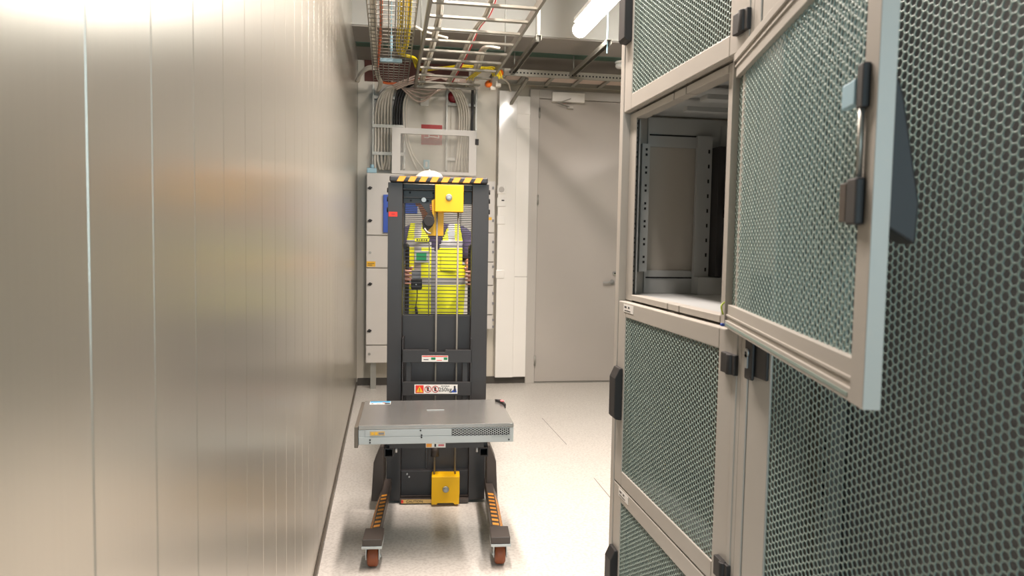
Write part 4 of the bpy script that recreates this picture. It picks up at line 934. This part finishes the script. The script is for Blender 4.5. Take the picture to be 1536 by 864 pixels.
# yellow cables in the tray and across the ladder
for i in range(8):
    dx = (i % 4)*0.012; g2 = i//4
    x0 = (598 if g2 == 0 else 609)+random.uniform(-1, 1)
    P = [px(x0+1, -60, 'Z', ZT+0.02), px(x0, 0, 'Z', ZT+0.02), px(x0-1, 40, 'Z', ZT+0.02), px(x0-3, 66, 'Z', ZT+0.025), px(599+3*g2, 82, 'Z', ZT+0.03)]
    P += [px(618, 88, 'Z', ZT+0.05), px(624, 100+i*0.8, 'Z', ZT+0.03), px(636, 106-i*0.6, 'Z', ZT+0.02), px(662, 103, 'Z', ZT+0.02), px(690, 100, 'Z', ZT+0.025), px(722, 103, 'Z', ZT+0.03)]
    P = [p+Vector((dx, 0.01*math.sin(i*2.1), 0.006*(i % 3))) for p in P]
    e = P[-1]; P += [e+Vector((0.07+0.006*i, -0.03, -0.005)), e+Vector((0.10+0.007*i, -0.05, -0.07-0.008*(i % 4)))]
    cable(P, 0.0050, 'cabley', 'thin yellow cable from the mesh tray bending across the wide cable ladder', 'yellow cables', 5)
for i in range(3):
    a = px(722, 104, 'Z', ZT); cable([a+Vector((0.02*i, 0, 0.02)), a+Vector((-0.03+0.02*i, 0.1, 0.0)), a+Vector((-0.08+0.02*i, 0.25, -0.02)), a+Vector((-0.1+0.03*i, 0.32, -0.03))], 0.0055, 'cabley', 'short yellow cable end dropping through the ladder beside the orange caps', 'yellow cable ends', 5)
# orange cable
cable([px(572, -50, 'Z', ZT+0.015), px(572, 0, 'Z', ZT+0.015), px(571, 50, 'Z', ZT+0.015), px(567, 95, 'Z', ZT+0.015), px(566, 116, 'Y', 7.22), px(578, 124.5, 'Y', 7.32), px(605, 124, 'Y', 7.32), px(628, 117, 'Y', 7.3), px(650, 115, 'Y', 7.3)], 0.011, 'cableo', 'orange cable along the wire mesh tray', None, 8)
for i in range(3):
    cable([px(556+i*3, -50, 'Z', ZT+0.015), px(557+i*3, 20, 'Z', ZT+0.015), px(560+i*2.5, 70, 'Z', ZT+0.015), px(564+i*2, 110, 'Z', ZT+0.015), px(569+i*2, 124, 'Y', 7.3), px(566+i, 136, 'Y', 7.45)], 0.010, 'cablew', ORD[i]+' pale cable from the left edge of the wire mesh tray', 'pale cables in the mesh tray')
for i in range(2):
    cable([px(561, 100+3*i, 'Y', 6.95), px(551, 101+3*i, 'Y', 7.0), px(541, 109+3*i, 'Y', 7.1), px(535+2*i, 122, 'Y', 7.2)], 0.014, 'cablew', ('upper', 'lower')[i]+' of two pale cables looping out of the tray towards the left wall', 'pale cables looping to the left wall')
# bundles on the wide ladder
def bundle(pts, n, r, m, label, group, special=None):
    for i in range(n):
        P = [px(x+i*sp_, y, 'Z', ZT+0.012+0.01*(i % 2)) for x, y, sp_ in pts]
        cable(P, r, (special[1] if special and i in special[0] else m), (special[2] if special and i in special[0] else ORD[i]+' '+label), (special[3] if special and i in special[0] else group))
bundle([(658, -40, 3), (656, 20, 2.2), (650, 50, 2), (643, 78, 2), (634, 105, 2), (629, 128, 1.8)], 4, 0.009, 'cablew', 'white cable from the left in the left bundle on the wide ladder', 'white cables, left bundle')
bundle([(740, -20, 3), (728, 20, 2.4), (712, 42, 2.2), (699, 68, 2.6), (686, 95, 2.6), (668, 128, 2.5)], 4, 0.009, 'cablew', 'white cable from the left in the middle bundle on the wide ladder', 'white cables, middle bundle', ((3,), 'cabler', 'red cable beside the middle white bundle on the wide ladder', None))
bundle([(746, 72, 1.2), (728, 70, 2), (718, 80, 2.6), (712, 100, 2.6), (706, 115, 2.6), (699, 129, 2.6)], 4, 0.010, 'cablew', 'white cable from the left in the right bundle on the wide ladder', 'white cables, right bundle')
cable([px(620, 38, 'Z', ZT+0.05), px(640, 48, 'Z', ZT+0.06), px(672, 57, 'Z', ZT+0.03)], 0.010, 'cablew', 'single white cable bridging from the mesh tray to the wide ladder', None)
# orange caps and pale plug ends
for (x, y), lab in (((750, 109.5), 'orange plastic cap at the end of the ladder, upper one'), ((733, 126), 'orange plastic cap under the ladder end, lower one')):
    p = px(x, y, 'Y', 6.86 if y < 115 else 6.95); tag(MB().lathe((p.x, p.y, p.z), [(0.015, -0.03), (0.03, -0.024), (0.033, 0), (0.028, 0.02), (0.0, 0.03)], (0.3, -1, 0), 14).build('orange_cap', 'orangecap'), lab, 'cap')
for k, (x, y, lab) in enumerate(((747, 128, 'pale plug on the yellow cable ends, the upper one'), (739, 133, 'pale plug on the yellow cable ends, the lower one'))):
    p = px(x, y, 'Y', 6.95); tag(MB().box(p.x-0.025, p.x+0.025, p.y-0.02, p.y+0.02, p.z-0.016, p.z+0.016).cyl((p.x, p.y, p.z), (p.x-0.02, p.y, p.z+0.035), 0.012, 10).build('cable_plug', 'cablew', bevel=0.004), lab, 'plug')
cable([px(750, 116, 'Y', 7.1), px(762, 124, 'Y', 7.3), px(766, 137, 'Y', 7.5)], 0.007, 'cablew', 'thin white cable hanging from the ladder corner to the white casing', None)
